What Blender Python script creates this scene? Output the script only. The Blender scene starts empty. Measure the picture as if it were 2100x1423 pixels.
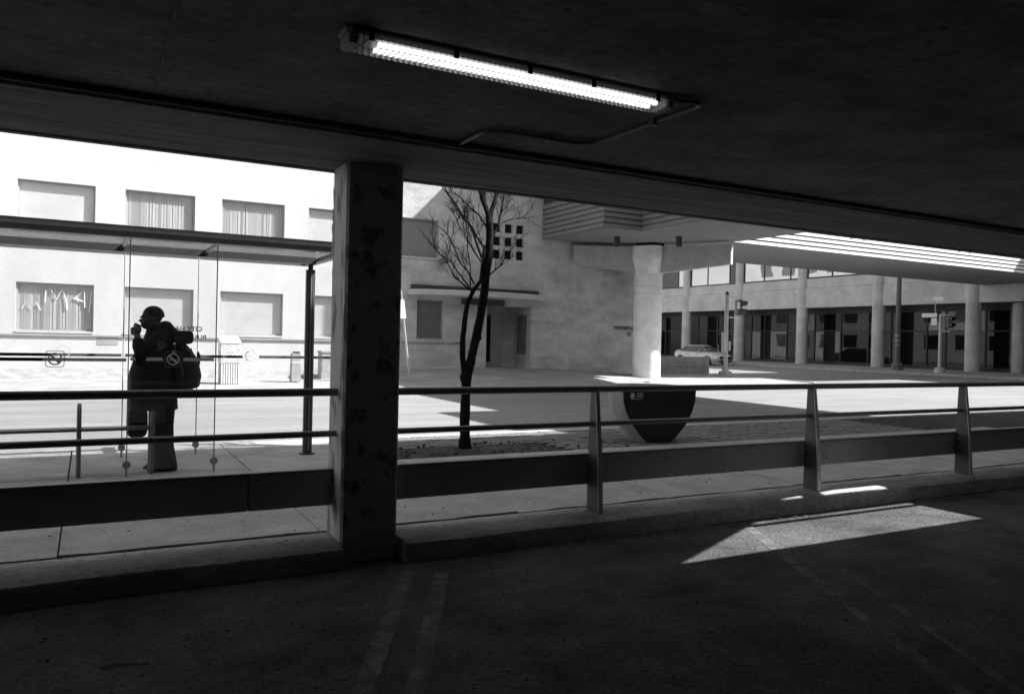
import bpy, bmesh, math, random
from mathutils import Vector, Matrix

# ------------------------------------------------------------------ camera, sky, sun, exposure
S = bpy.context.scene
COL = S.collection
cam_d = bpy.data.cameras.new("camera")
cam = bpy.data.objects.new("camera", cam_d)
COL.objects.link(cam)
YAW, ROLL, PITCH = math.radians(28.5), math.radians(1.3), math.radians(-0.5)
fw = Vector((math.sin(YAW)*math.cos(PITCH), math.cos(YAW)*math.cos(PITCH), math.sin(PITCH)))
rt0 = Vector((math.cos(YAW), -math.sin(YAW), 0))
up0 = rt0.cross(fw)
rt = rt0*math.cos(ROLL) + up0*math.sin(ROLL)
up = rt.cross(fw)
M = Matrix((rt, up, -fw)).transposed().to_4x4()
M.translation = Vector((0, 0, 1.48))
cam.matrix_world = M
cam_d.sensor_width = 36.0
cam_d.lens = 27.43
cam_d.clip_start = 0.05
cam_d.clip_end = 3000
S.camera = cam

SUN = Vector((0.95, -0.47, 1.0)).normalized()          # towards the sun
EL = math.asin(SUN.z)
world = bpy.data.worlds.new("World")
S.world = world
world.use_nodes = True
wn = world.node_tree
bg = wn.nodes["Background"]
sky = wn.nodes.new("ShaderNodeTexSky")
sky.sky_type = 'NISHITA'
sky.sun_disc = False
sky.sun_elevation = EL
sky.sun_rotation = math.atan2(SUN.x, SUN.y)
bw = wn.nodes.new("ShaderNodeRGBToBW")                   # black-and-white film
wn.links.new(sky.outputs[0], bw.inputs[0])
wn.links.new(bw.outputs[0], bg.inputs[0])
bg.inputs[1].default_value = 0.12
sl = bpy.data.lights.new("sun", 'SUN')
sl.energy = 4.5
sl.angle = math.radians(0.5)
so = bpy.data.objects.new("sun", sl)
COL.objects.link(so)
so.rotation_euler = SUN.to_track_quat('Z', 'Y').to_euler()
so.location = (30, -20, 40)
S.view_settings.view_transform = 'Standard'
S.view_settings.look = 'None'
S.view_settings.gamma = 1.0
S.view_settings.use_curve_mapping = False
S.view_settings.exposure = 1.42
S.render.engine = 'CYCLES'
S.cycles.use_denoising = True
S.cycles.max_bounces = 10
S.cycles.diffuse_bounces = 5
S.cycles.transparent_max_bounces = 24
S.cycles.sample_clamp_indirect = 4.0
S.cycles.caustics_reflective = False
S.cycles.caustics_refractive = False

# ------------------------------------------------------------------ materials
def new_mat(name):
    m = bpy.data.materials.new(name)
    m.use_nodes = True
    nt = m.node_tree
    return m, nt, nt.nodes["Principled BSDF"]

def g3(v): return (v, v, v, 1)

def mat(name, c, rough=0.8, var=0.25, scale=3.0, stretch=(1, 1, 1), bump=0.0, bscale=60.0, metal=0.0, spec=0.3,
        speck=0.0, speck_scale=40.0, detail=6.0, lines=None):
    """grey procedural surface: large noise (dirt), fine noise (grain), optional specks and bump"""
    m, nt, p = new_mat(name)
    N, L = nt.nodes, nt.links
    tc = N.new("ShaderNodeTexCoord")
    mp = N.new("ShaderNodeMapping")
    mp.inputs["Scale"].default_value = stretch
    L.new(tc.outputs["Object"], mp.inputs[0])
    n1 = N.new("ShaderNodeTexNoise"); n1.inputs["Scale"].default_value = scale; n1.inputs["Detail"].default_value = detail
    n1.inputs["Roughness"].default_value = 0.65
    L.new(mp.outputs[0], n1.inputs["Vector"])
    n2 = N.new("ShaderNodeTexNoise"); n2.inputs["Scale"].default_value = bscale; n2.inputs["Detail"].default_value = 4
    L.new(mp.outputs[0], n2.inputs["Vector"])
    r1 = N.new("ShaderNodeMapRange"); r1.inputs[1].default_value = 0.3; r1.inputs[2].default_value = 0.7
    r1.inputs[3].default_value = 1 - var; r1.inputs[4].default_value = 1 + var
    L.new(n1.outputs[0], r1.inputs[0])
    r2 = N.new("ShaderNodeMapRange"); r2.inputs[1].default_value = 0.3; r2.inputs[2].default_value = 0.7
    r2.inputs[3].default_value = 1 - var*0.5; r2.inputs[4].default_value = 1 + var*0.5
    L.new(n2.outputs[0], r2.inputs[0])
    mu = N.new("ShaderNodeMath"); mu.operation = 'MULTIPLY'
    L.new(r1.outputs[0], mu.inputs[0]); L.new(r2.outputs[0], mu.inputs[1])
    mu2 = N.new("ShaderNodeMath"); mu2.operation = 'MULTIPLY'; mu2.inputs[1].default_value = c
    L.new(mu.outputs[0], mu2.inputs[0])
    last = mu2.outputs[0]
    if speck > 0:
        v = N.new("ShaderNodeTexVoronoi"); v.inputs["Scale"].default_value = speck_scale
        L.new(tc.outputs["Object"], v.inputs["Vector"])
        rs = N.new("ShaderNodeMapRange"); rs.inputs[1].default_value = 0.08; rs.inputs[2].default_value = 0.22
        rs.inputs[3].default_value = 1 - speck; rs.inputs[4].default_value = 1.0
        L.new(v.outputs["Distance"], rs.inputs[0])
        m3 = N.new("ShaderNodeMath"); m3.operation = 'MULTIPLY'
        L.new(last, m3.inputs[0]); L.new(rs.outputs[0], m3.inputs[1]); last = m3.outputs[0]
    cl = N.new("ShaderNodeClamp"); cl.inputs[1].default_value = 0.004; cl.inputs[2].default_value = 0.9
    L.new(last, cl.inputs[0])
    L.new(cl.outputs[0], p.inputs["Base Color"])
    p.inputs["Roughness"].default_value = rough
    p.inputs["Metallic"].default_value = metal
    p.inputs["Specular IOR Level"].default_value = spec
    if bump > 0:
        b = N.new("ShaderNodeBump"); b.inputs["Strength"].default_value = bump; b.inputs["Distance"].default_value = 0.02
        ad = N.new("ShaderNodeMath"); ad.operation = 'ADD'
        L.new(n1.outputs[0], ad.inputs[0]); L.new(n2.outputs[0], ad.inputs[1])
        L.new(ad.outputs[0], b.inputs["Height"]); L.new(b.outputs[0], p.inputs["Normal"])
    return m

def patchy(name, c_a, c_b, thr=0.55, soft=0.02, scale=3.0, stretch=(1, 1, 1), rough=0.85, bump=0.3, grain=0.2):
    """two-tone surface: peeled paint, worn markings, oil stains"""
    m, nt, p = new_mat(name)
    N, L = nt.nodes, nt.links
    tc = N.new("ShaderNodeTexCoord"); mp = N.new("ShaderNodeMapping"); mp.inputs["Scale"].default_value = stretch
    L.new(tc.outputs["Object"], mp.inputs[0])
    n1 = N.new("ShaderNodeTexNoise"); n1.inputs["Scale"].default_value = scale; n1.inputs["Detail"].default_value = 9
    n1.inputs["Roughness"].default_value = 0.6
    L.new(mp.outputs[0], n1.inputs["Vector"])
    r = N.new("ShaderNodeMapRange"); r.inputs[1].default_value = thr - soft; r.inputs[2].default_value = thr + soft
    L.new(n1.outputs[0], r.inputs[0])
    mx = N.new("ShaderNodeMix"); mx.data_type = 'FLOAT'
    mx.inputs[2].default_value = c_a; mx.inputs[3].default_value = c_b
    L.new(r.outputs[0], mx.inputs[0])
    n2 = N.new("ShaderNodeTexNoise"); n2.inputs["Scale"].default_value = 70; n2.inputs["Detail"].default_value = 5
    L.new(tc.outputs["Object"], n2.inputs["Vector"])
    r2 = N.new("ShaderNodeMapRange"); r2.inputs[1].default_value = 0.3; r2.inputs[2].default_value = 0.7
    r2.inputs[3].default_value = 1 - grain; r2.inputs[4].default_value = 1 + grain
    L.new(n2.outputs[0], r2.inputs[0])
    mu = N.new("ShaderNodeMath"); mu.operation = 'MULTIPLY'
    L.new(mx.outputs[0], mu.inputs[0]); L.new(r2.outputs[0], mu.inputs[1])
    L.new(mu.outputs[0], p.inputs["Base Color"])
    p.inputs["Roughness"].default_value = rough
    p.inputs["Specular IOR Level"].default_value = 0.25
    b = N.new("ShaderNodeBump"); b.inputs["Strength"].default_value = bump; b.inputs["Distance"].default_value = 0.01
    L.new(r.outputs[0], b.inputs["Height"]); L.new(b.outputs[0], p.inputs["Normal"])
    return m

def glass_mat(name, haze=0.05, hazec=0.6, refl=0.12, dark=0.0):
    """thin pane: clear, with mirror reflection by Fresnel and a film of dust"""
    m = bpy.data.materials.new(name); m.use_nodes = True
    nt = m.node_tree; N, L = nt.nodes, nt.links
    N.remove(N["Principled BSDF"])
    out = N["Material Output"]
    tr = N.new("ShaderNodeBsdfTransparent"); tr.inputs[0].default_value = g3(1 - dark)
    gl = N.new("ShaderNodeBsdfGlossy"); gl.inputs["Roughness"].default_value = 0.01
    df = N.new("ShaderNodeBsdfDiffuse"); df.inputs[0].default_value = g3(hazec)
    lw = N.new("ShaderNodeLayerWeight"); lw.inputs[0].default_value = 0.5
    pw = N.new("ShaderNodeMath"); pw.operation = 'POWER'; pw.inputs[1].default_value = 5.0
    L.new(lw.outputs["Facing"], pw.inputs[0])
    fr = N.new("ShaderNodeMapRange"); fr.inputs[3].default_value = refl; fr.inputs[4].default_value = 1.0
    L.new(pw.outputs[0], fr.inputs[0])
    m1 = N.new("ShaderNodeMixShader"); m2 = N.new("ShaderNodeMixShader")
    tc = N.new("ShaderNodeTexCoord")
    n = N.new("ShaderNodeTexNoise"); n.inputs["Scale"].default_value = 2.2; n.inputs["Detail"].default_value = 6
    L.new(tc.outputs["Object"], n.inputs["Vector"])
    r = N.new("ShaderNodeMapRange"); r.inputs[1].default_value = 0.35; r.inputs[2].default_value = 0.7
    r.inputs[3].default_value = haze*0.5; r.inputs[4].default_value = haze*1.6
    L.new(n.outputs[0], r.inputs[0])
    L.new(r.outputs[0], m1.inputs[0]); L.new(tr.outputs[0], m1.inputs[1]); L.new(df.outputs[0], m1.inputs[2])
    L.new(fr.outputs[0], m2.inputs[0]); L.new(m1.outputs[0], m2.inputs[1]); L.new(gl.outputs[0], m2.inputs[2])
    L.new(m2.outputs[0], out.inputs[0])
    return m

def dark_glass(name, c=0.01, fac=0.3, rough=0.01, wob=0.0):
    m = bpy.data.materials.new(name); m.use_nodes = True
    nt = m.node_tree; N, L = nt.nodes, nt.links
    N.remove(N["Principled BSDF"]); out = N["Material Output"]
    df = N.new("ShaderNodeBsdfDiffuse"); df.inputs[0].default_value = g3(c)
    gl = N.new("ShaderNodeBsdfGlossy"); gl.inputs["Roughness"].default_value = rough
    gl.inputs[0].default_value = g3(0.9)
    mx = N.new("ShaderNodeMixShader"); mx.inputs[0].default_value = fac
    if wob > 0:
        tc = N.new("ShaderNodeTexCoord")
        n = N.new("ShaderNodeTexNoise"); n.inputs["Scale"].default_value = 0.8; n.inputs["Detail"].default_value = 1
        L.new(tc.outputs["Object"], n.inputs["Vector"])
        b = N.new("ShaderNodeBump"); b.inputs["Strength"].default_value = wob; b.inputs["Distance"].default_value = 0.05
        L.new(n.outputs[0], b.inputs["Height"]); L.new(b.outputs[0], gl.inputs["Normal"])
    L.new(df.outputs[0], mx.inputs[1]); L.new(gl.outputs[0], mx.inputs[2]); L.new(mx.outputs[0], out.inputs[0])
    return m

def emit_mat(name, v):
    m = bpy.data.materials.new(name); m.use_nodes = True
    nt = m.node_tree
    p = nt.nodes["Principled BSDF"]
    p.inputs["Base Color"].default_value = g3(0.8)
    p.inputs["Emission Color"].default_value = g3(1)
    p.inputs["Emission Strength"].default_value = v
    return m

def lens_mat(name):
    """prismatic clear cover of the lamp: rows of small moulded ribs"""
    m = bpy.data.materials.new(name); m.use_nodes = True
    nt = m.node_tree; N, L = nt.nodes, nt.links
    N.remove(N["Principled BSDF"]); out = N["Material Output"]
    tr = N.new("ShaderNodeBsdfTransparent"); tr.inputs[0].default_value = g3(0.97)
    gl = N.new("ShaderNodeBsdfPrincipled"); gl.inputs["Base Color"].default_value = g3(0.5)
    gl.inputs["Roughness"].default_value = 0.3
    tc = N.new("ShaderNodeTexCoord")
    sx = N.new("ShaderNodeSeparateXYZ"); L.new(tc.outputs["Object"], sx.inputs[0])
    def wave(sock, k):
        a = N.new("ShaderNodeMath"); a.operation = 'MULTIPLY'; a.inputs[1].default_value = k; L.new(sock, a.inputs[0])
        s = N.new("ShaderNodeMath"); s.operation = 'SINE'; L.new(a.outputs[0], s.inputs[0])
        return s.outputs[0]
    a = wave(sx.outputs[0], 2*math.pi/0.027)
    b = wave(sx.outputs[1], 2*math.pi/0.03)
    ad = N.new("ShaderNodeMath"); ad.operation = 'ADD'; L.new(a, ad.inputs[0]); L.new(b, ad.inputs[1])
    r = N.new("ShaderNodeMapRange"); r.inputs[1].default_value = -0.6; r.inputs[2].default_value = 1.4
    r.inputs[3].default_value = 0.05; r.inputs[4].default_value = 0.8
    L.new(ad.outputs[0], r.inputs[0])
    mx = N.new("ShaderNodeMixShader")
    L.new(r.outputs[0], mx.inputs[0]); L.new(tr.outputs[0], mx.inputs[1]); L.new(gl.outputs[0], mx.inputs[2])
    L.new(mx.outputs[0], out.inputs[0])
    return m

MT = dict(
    garage_floor=mat("garage_asphalt", 0.085, 0.95, 0.55, 1.6, bump=0.8, bscale=34, speck=0.7, speck_scale=15, spec=0.15),
    ceiling=mat("ceiling_concrete", 0.15, 0.9, 0.5, 1.7, stretch=(0.8, 1.2, 1), bump=0.2, bscale=22, speck=0.45, speck_scale=9),
    soffit=mat("board_formed_concrete", 0.15, 0.9, 0.5, 1.6, stretch=(0.3, 5.0, 5.0), bump=0.6, bscale=14),
    column=patchy("column_painted_concrete", 0.46, 0.17, 0.58, 0.04, 7.5, (1, 1, 0.8), bump=0.8, grain=0.35),
    column_side=patchy("column_side_peeling_paint", 0.5, 0.22, 0.55, 0.03, 5.0, (1.5, 1.5, 0.4), bump=0.6),
    kerb=mat("kerb_concrete", 0.36, 0.9, 0.4, 2.5, stretch=(0.5, 1, 1), bump=0.8, bscale=30, speck=0.5, speck_scale=16),
    walk=mat("sidewalk_concrete", 0.42, 0.9, 0.24, 2.2, bump=0.8, bscale=45, speck=0.55, speck_scale=20),
    gap=mat("joint_dirt", 0.035, 1.0, 0.5, 8, bump=0.6, bscale=60),
    road=mat("dusty_road_concrete", 0.22, 0.9, 0.2, 0.6, stretch=(0.3, 1.8, 1), bump=0.4, bscale=26, speck=0.4, speck_scale=9),
    far_walk=mat("far_sidewalk_concrete", 0.31, 0.9, 0.26, 0.9, bump=0.4, bscale=14, speck=0.3, speck_scale=5),
    ground=mat("ground_dust", 0.22, 0.95, 0.2, 0.1),
    rail=mat("rail_painted_steel", 0.26, 0.5, 0.15, 8, metal=0.0, spec=0.5, bump=0.05),
    post=mat("post_web_steel", 0.07, 0.5, 0.22, 6, stretch=(1, 1, 0.5), bump=0.1, spec=0.5),
    flange=mat("post_flange_steel", 0.55, 0.5, 0.2, 6, stretch=(1, 1, 0.5), bump=0.1),
    board=mat("guard_board_steel", 0.36, 0.6, 0.2, 3.0, stretch=(0.4, 1, 1), bump=0.05, spec=0.4),
    board_top=mat("board_cap_steel", 0.4, 0.5, 0.2, 6),
    paint=None,
    housing=mat("lamp_housing_plastic", 0.35, 0.5, 0.1, 6),
    conduit=mat("conduit_steel", 0.13, 0.45, 0.15, 8, spec=0.5),
    black=mat("black_metal", 0.02, 0.5, 0.2, 6),
    dark=mat("dark_painted_metal", 0.045, 0.45, 0.15, 6, spec=0.5),
    alu=mat("shelter_aluminium", 0.16, 0.4, 0.12, 5, metal=0.2, spec=0.5, stretch=(1, 1, 0.3)),
    steel=mat("brushed_steel", 0.35, 0.35, 0.12, 8, metal=0.6),
    stucco=mat("white_stucco", 0.53, 0.9, 0.10, 0.7, stretch=(1, 1, 0.45), bump=0.25, bscale=22),
    stucco_b=mat("mottled_stucco", 0.46, 0.9, 0.32, 1.1, stretch=(0.8, 1, 1.5), bump=0.7, bscale=17, speck=0.25, speck_scale=7),  # a little darker and more mottled than the white stucco
    stucco_base=mat("stained_stucco_base", 0.50, 0.9, 0.3, 3.0, stretch=(1, 1, 2.5), bump=0.2, bscale=30),
    sill=mat("sill_band_concrete", 0.34, 0.9, 0.15, 3.0, stretch=(0.4, 1, 1)),
    wframe=mat("window_frame_paint", 0.36, 0.6, 0.1, 4),
    blind=mat("blind_fabric", 0.50, 0.9, 0.14, 9, stretch=(14, 1, 0.15), bscale=40),
    blind_plain=mat("window_board_paint", 0.66, 0.9, 0.06, 2),
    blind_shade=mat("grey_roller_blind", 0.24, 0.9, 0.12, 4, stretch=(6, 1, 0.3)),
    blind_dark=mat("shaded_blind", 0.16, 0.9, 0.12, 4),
    pane=glass_mat("window_glass", 0.03, 0.6, 0.035),
    sglass=glass_mat("shelter_glass", 0.018, 0.6, 0.03),
    sglass2=glass_mat("shelter_rear_glass", 0.015, 0.6, 0.03),
    etch=mat("etched_stripe", 0.6, 0.7, 0.1, 6),
    etch_rear=mat("etched_rear_stripe", 0.09, 0.8, 0.1, 6),
    etch_light=mat("sticker_white", 0.62, 0.7, 0.05, 6),
    scratch=mat("scratched_glass_white", 0.85, 0.9, 0.05, 6),
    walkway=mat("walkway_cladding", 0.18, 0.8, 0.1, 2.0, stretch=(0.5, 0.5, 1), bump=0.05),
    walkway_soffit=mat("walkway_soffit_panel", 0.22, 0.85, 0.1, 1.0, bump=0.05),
    rib=mat("sunlit_cladding_rib", 0.62, 0.7, 0.07, 2.0),  # lighter copy of the cladding, sunlight put into its colour
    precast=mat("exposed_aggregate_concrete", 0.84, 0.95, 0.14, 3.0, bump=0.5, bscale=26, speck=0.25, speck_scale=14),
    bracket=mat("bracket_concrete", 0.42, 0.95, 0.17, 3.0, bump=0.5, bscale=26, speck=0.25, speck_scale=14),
    far_precast=mat("far_precast_concrete", 0.47, 0.95, 0.2, 1.0, bump=0.3, bscale=14, speck=0.15, speck_scale=9),
    mullion=mat("dark_bronze_mullion", 0.03, 0.5, 0.15, 4),
    glass_low=dark_glass("tinted_shopfront_glass", 0.010, 0.022, 0.01, 0.05),
    glass_low2=dark_glass("clear_shopfront_glass", 0.02, 0.05, 0.01, 0.08),
    glass_low3=dark_glass("unlit_shopfront_glass", 0.006, 0.018, 0.01, 0.04),
    glass_blind=dark_glass("blinded_shopfront_glass", 0.08, 0.03, 0.02, 0.04),
    glass_up=dark_glass("mirror_office_glass", 0.012, 0.36, 0.01, 0.10),
    bark=mat("tree_bark", 0.016, 0.95, 0.45, 14, stretch=(1, 1, 0.3), bump=0.9, bscale=50, spec=0.08),
    soil=mat("tree_pit_soil", 0.07, 1.0, 0.5, 5.0, bump=1.0, bscale=40, speck=0.5, speck_scale=18),
    paver=mat("brick_paver", 0.19, 0.9, 0.25, 5.0, bump=0.3, bscale=50),
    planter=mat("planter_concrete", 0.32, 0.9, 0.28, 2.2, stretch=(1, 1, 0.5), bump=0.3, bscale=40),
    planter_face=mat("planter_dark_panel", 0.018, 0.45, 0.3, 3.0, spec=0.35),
    coat=mat("black_coat_fabric", 0.014, 0.9, 0.35, 6.0, bump=0.5, bscale=22, spec=0.15),
    trousers=mat("black_trousers", 0.012, 0.9, 0.3, 6, bump=0.3, spec=0.15),
    skin=mat("skin", 0.055, 0.55, 0.1, 8, spec=0.35),
    hair=mat("short_dark_hair", 0.012, 0.8, 0.3, 60, bump=0.5),
    shoe=mat("black_shoe", 0.012, 0.4, 0.2, 10),
    pack=mat("backpack_nylon", 0.018, 0.7, 0.3, 8, bump=0.3, spec=0.3),
    strap=mat("webbing_strap", 0.10, 0.8, 0.2, 10),
    patch=mat("embroidered_patch", 0.22, 0.8, 0.25, 30),
    paper=mat("paper_cup", 0.30, 0.7, 0.1, 12),
    aggregate=mat("pebble_aggregate", 0.55, 0.95, 0.5, 12.0, bump=0.6, bscale=30, speck=0.5, speck_scale=14),
    bin=mat("bin_painted_steel", 0.33, 0.7, 0.25, 5.0),
    galv=mat("galvanised_pole", 0.45, 0.5, 0.15, 6, metal=0.2),
    lamp_pole=mat("street_lamp_paint", 0.12, 0.6, 0.15, 5),
    white=mat("white_sign_sheet", 0.75, 0.6, 0.06, 5),
    car=mat("silver_car_paint", 0.42, 0.3, 0.04, 3, metal=0.25, spec=0.6),
    carpillar=mat("car_pillar_paint", 0.16, 0.35, 0.04, 3, spec=0.5),
    carglass=dark_glass("car_glass", 0.012, 0.18),
    tyre=mat("tyre_rubber", 0.02, 0.85, 0.2, 20),
    chrome=mat("alloy_wheel", 0.5, 0.3, 0.1, 10, metal=0.7),
    block=mat("concrete_block_face", 0.36, 0.95, 0.2, 2.5, bump=0.4, bscale=30, speck=0.2, speck_scale=14),
    twig=mat("dry_twig", 0.45, 0.9, 0.3, 20),
    leaf=mat("dry_leaf", 0.25, 0.9, 0.3, 20),
    upper=mat("parkade_upper_concrete", 0.3, 0.9, 0.2, 0.7, bump=0.2, bscale=20),
)

def worn_paint():
    """faded stall line: translucent where worn, so the asphalt below shows"""
    m = bpy.data.materials.new("worn_line_paint"); m.use_nodes = True
    nt = m.node_tree; N, L = nt.nodes, nt.links
    p = N["Principled BSDF"]
    p.inputs["Base Color"].default_value = g3(0.17); p.inputs["Roughness"].default_value = 0.95
    tc = N.new("ShaderNodeTexCoord")
    n = N.new("ShaderNodeTexNoise"); n.inputs["Scale"].default_value = 9; n.inputs["Detail"].default_value = 10
    n.inputs["Roughness"].default_value = 0.7
    L.new(tc.outputs["Object"], n.inputs["Vector"])
    r = N.new("ShaderNodeMapRange"); r.inputs[1].default_value = 0.42; r.inputs[2].default_value = 0.6
    r.inputs[3].default_value = 0.25; r.inputs[4].default_value = 0.9
    L.new(n.outputs[0], r.inputs[0]); L.new(r.outputs[0], p.inputs["Alpha"])
    return m
MT["paint"] = worn_paint()
def oil():
    """oil soaked into the asphalt: dark, ragged, partly clear"""
    m = bpy.data.materials.new("oil_soaked_asphalt"); m.use_nodes = True
    nt = m.node_tree; N, L = nt.nodes, nt.links
    p = N["Principled BSDF"]
    p.inputs["Base Color"].default_value = g3(0.012); p.inputs["Roughness"].default_value = 0.7
    tc = N.new("ShaderNodeTexCoord")
    n = N.new("ShaderNodeTexNoise"); n.inputs["Scale"].default_value = 14; n.inputs["Detail"].default_value = 8
    L.new(tc.outputs["Object"], n.inputs["Vector"])
    r = N.new("ShaderNodeMapRange"); r.inputs[1].default_value = 0.35; r.inputs[2].default_value = 0.6
    r.inputs[3].default_value = 0.1; r.inputs[4].default_value = 0.85
    L.new(n.outputs[0], r.inputs[0]); L.new(r.outputs[0], p.inputs["Alpha"])
    return m
MT["oil"] = oil()

# ------------------------------------------------------------------ mesh helpers
ORG = {}                                                   # world origin of every thing / part

class MB:
    def __init__(s): s.v = []; s.f = []
    def quad(s, *p):
        n = len(s.v); s.v += [tuple(q) for q in p]; s.f.append(tuple(range(n, n+len(p)))); return s
    def box(s, x0, x1, y0, y1, z0, z1):
        n = len(s.v)
        s.v += [(x, y, z) for z in (z0, z1) for y in (y0, y1) for x in (x0, x1)]
        for f in ((0, 2, 3, 1), (4, 5, 7, 6), (0, 1, 5, 4), (2, 6, 7, 3), (0, 4, 6, 2), (1, 3, 7, 5)):
            s.f.append(tuple(n+i for i in f))
        return s
    def prism(s, poly, z0, z1):
        n = len(s.v); k = len(poly)
        s.v += [(x, y, z0) for x, y in poly] + [(x, y, z1) for x, y in poly]
        s.f.append(tuple(n+i for i in reversed(range(k)))); s.f.append(tuple(n+k+i for i in range(k)))
        for i in range(k):
            j = (i+1) % k; s.f.append((n+i, n+j, n+k+j, n+k+i))
        return s
    def loft(s, rings, cap=True):
        n = len(s.v); k = len(rings[0])
        for r in rings: s.v += [tuple(p) for p in r]
        for a in range(len(rings)-1):
            for i in range(k):
                j = (i+1) % k
                s.f.append((n+a*k+i, n+a*k+j, n+(a+1)*k+j, n+(a+1)*k+i))
        if cap:
            s.f.append(tuple(n+i for i in reversed(range(k))))
            b = n+(len(rings)-1)*k; s.f.append(tuple(b+i for i in range(k)))
        return s
    def tube(s, pts, r, n=8, cap=True):
        pts = [Vector(p) for p in pts]; m = len(pts)
        rr = r if isinstance(r, (list, tuple)) else [r]*m
        ref = None; rings = []
        for i, p in enumerate(pts):
            d = (pts[min(i+1, m-1)] - pts[max(i-1, 0)]).normalized()
            if ref is None:
                ref = Vector((0, 0, 1)) if abs(d.z) < 0.9 else Vector((1, 0, 0))
            a = d.cross(ref).normalized(); b = d.cross(a).normalized(); ref = -b if False else ref
            rings.append([p + (a*math.cos(t) + b*math.sin(t))*rr[i] for t in [2*math.pi*q/n for q in range(n)]])
        return s.loft(rings, cap)
    def lathe(s, prof, cx=0, cy=0, n=24):
        rings = [[(cx+r*math.cos(2*math.pi*q/n), cy+r*math.sin(2*math.pi*q/n), z) for q in range(n)] for r, z in prof]
        return s.loft(rings)
    def ell(s, c, r, n=14, m=10, rot=None):
        rings = []
        for a in range(1, m):
            t = math.pi*a/m
            rings.append([(r[0]*math.sin(t)*math.cos(2*math.pi*q/n), r[1]*math.sin(t)*math.sin(2*math.pi*q/n), -r[2]*math.cos(t)) for q in range(n)])
        R = rot or Matrix.Identity(3)
        return s.loft([[Vector(c) + R @ Vector(p) for p in ring] for ring in rings])
    def build(s, name, m, parent=None, loc=None, smooth=False, bevel=0.0, world=True, fuse=0.0, relax=4):
        """link as one object; vertices are given in world space unless world=False (then relative to the parent's origin)"""
        if loc is None:
            if parent is not None: loc = ORG[parent.name]
            elif s.v and world:
                xs, ys, zs = zip(*s.v); loc = ((min(xs)+max(xs))/2, (min(ys)+max(ys))/2, min(zs))
            else: loc = (0, 0, 0)
        off = Vector(loc) if world else Vector((0, 0, 0))
        me = bpy.data.meshes.new(name)
        me.from_pydata([tuple(Vector(p)-off) for p in s.v], [], s.f)
        bm = bmesh.new(); bm.from_mesh(me)
        bmesh.ops.recalc_face_normals(bm, faces=bm.faces)
        bm.to_mesh(me); bm.free()
        o = bpy.data.objects.new(name, me); COL.objects.link(o)
        if fuse > 0:
            r = o.modifiers.new("r", 'REMESH'); r.mode = 'VOXEL'; r.voxel_size = fuse
            q = o.modifiers.new("s", 'SMOOTH'); q.iterations = relax; q.factor = 0.5
            dg = bpy.context.evaluated_depsgraph_get()
            me2 = bpy.data.meshes.new_from_object(o.evaluated_get(dg))
            o.modifiers.clear(); o.data = me2; me = me2; smooth = True
        me.materials.clear(); me.materials.append(m)
        if smooth:
            for p in me.polygons: p.use_smooth = True
            if fuse == 0:
                me.set_sharp_from_angle(angle=math.radians(40))
        if bevel > 0:
            b = o.modifiers.new("bevel", 'BEVEL'); b.width = bevel; b.segments = 2; b.limit_method = 'ANGLE'
        if parent is not None:
            o.parent = parent; o.location = (0, 0, 0)
            ORG[o.name] = Vector(ORG[parent.name])
        else:
            o.location = loc; ORG[o.name] = Vector(loc)
        return o

def thing(name, label, cat, loc=(0, 0, 0), group=None):
    o = bpy.data.objects.new(name, None); COL.objects.link(o)
    o.empty_display_size = 0.2; o.location = loc; ORG[o.name] = Vector(loc)
    return tag(o, label, cat, group)

def tag(o, label, cat, group=None):
    o["label"] = label; o["category"] = cat
    if group: o["group"] = group
    return o

def structure(o): o["kind"] = "structure"; return o
def stuff(o): o["kind"] = "stuff"; return o

def copy_part(o, parent, loc):
    c = o.copy(); COL.objects.link(c); c.parent = parent; c.location = loc
    ORG[c.name] = Vector(ORG[parent.name])
    return c

def B(*a): return MB().box(*a)

def wall(mb, P, u0, u1, v0, v1, holes, depth):
    """flat wall with rectangular holes and reveals; P(u,v,d) gives the point d deep behind the face"""
    us = sorted({u0, u1, *[h[0] for h in holes], *[h[1] for h in holes]})
    vs = sorted({v0, v1, *[h[2] for h in holes], *[h[3] for h in holes]})
    us = [u for u in us if u0 <= u <= u1]; vs = [v for v in vs if v0 <= v <= v1]
    for a, b in zip(us, us[1:]):
        for c, d in zip(vs, vs[1:]):
            mu, mv = (a+b)/2, (c+d)/2
            if any(h[0] < mu < h[1] and h[2] < mv < h[3] for h in holes): continue
            mb.quad(P(a, c, 0), P(b, c, 0), P(b, d, 0), P(a, d, 0))
    for a, b, c, d in holes:
        mb.quad(P(a, c, 0), P(a, d, 0), P(a, d, depth), P(a, c, depth))
        mb.quad(P(b, c, 0), P(b, d, 0), P(b, d, depth), P(b, c, depth))
        mb.quad(P(a, c, 0), P(b, c, 0), P(b, c, depth), P(a, c, depth))
        mb.quad(P(a, d, 0), P(b, d, 0), P(b, d, depth), P(a, d, depth))
    return mb

def text_mesh(body, size, name, m, parent, mtx, depth=0.004):
    cu = bpy.data.curves.new(name, 'FONT'); cu.body = body; cu.size = size; cu.extrude = depth
    cu.offset = size*0.02
    t = bpy.data.objects.new("t", cu); COL.objects.link(t)
    dg = bpy.context.evaluated_depsgraph_get()
    me = bpy.data.meshes.new_from_object(t.evaluated_get(dg))
    bpy.data.objects.remove(t)
    me.transform(mtx)
    me.transform(Matrix.Translation(-ORG[parent.name]))
    me.materials.clear(); me.materials.append(m)
    o = bpy.data.objects.new(name, me); COL.objects.link(o); o.parent = parent
    ORG[o.name] = Vector(ORG[parent.name])
    return o

# ================================================================== THE SETTING
rnd = random.Random(7)
structure(B(-700, 700, -700, 700, -0.9, -0.5).build("ground", MT["ground"]))
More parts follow.
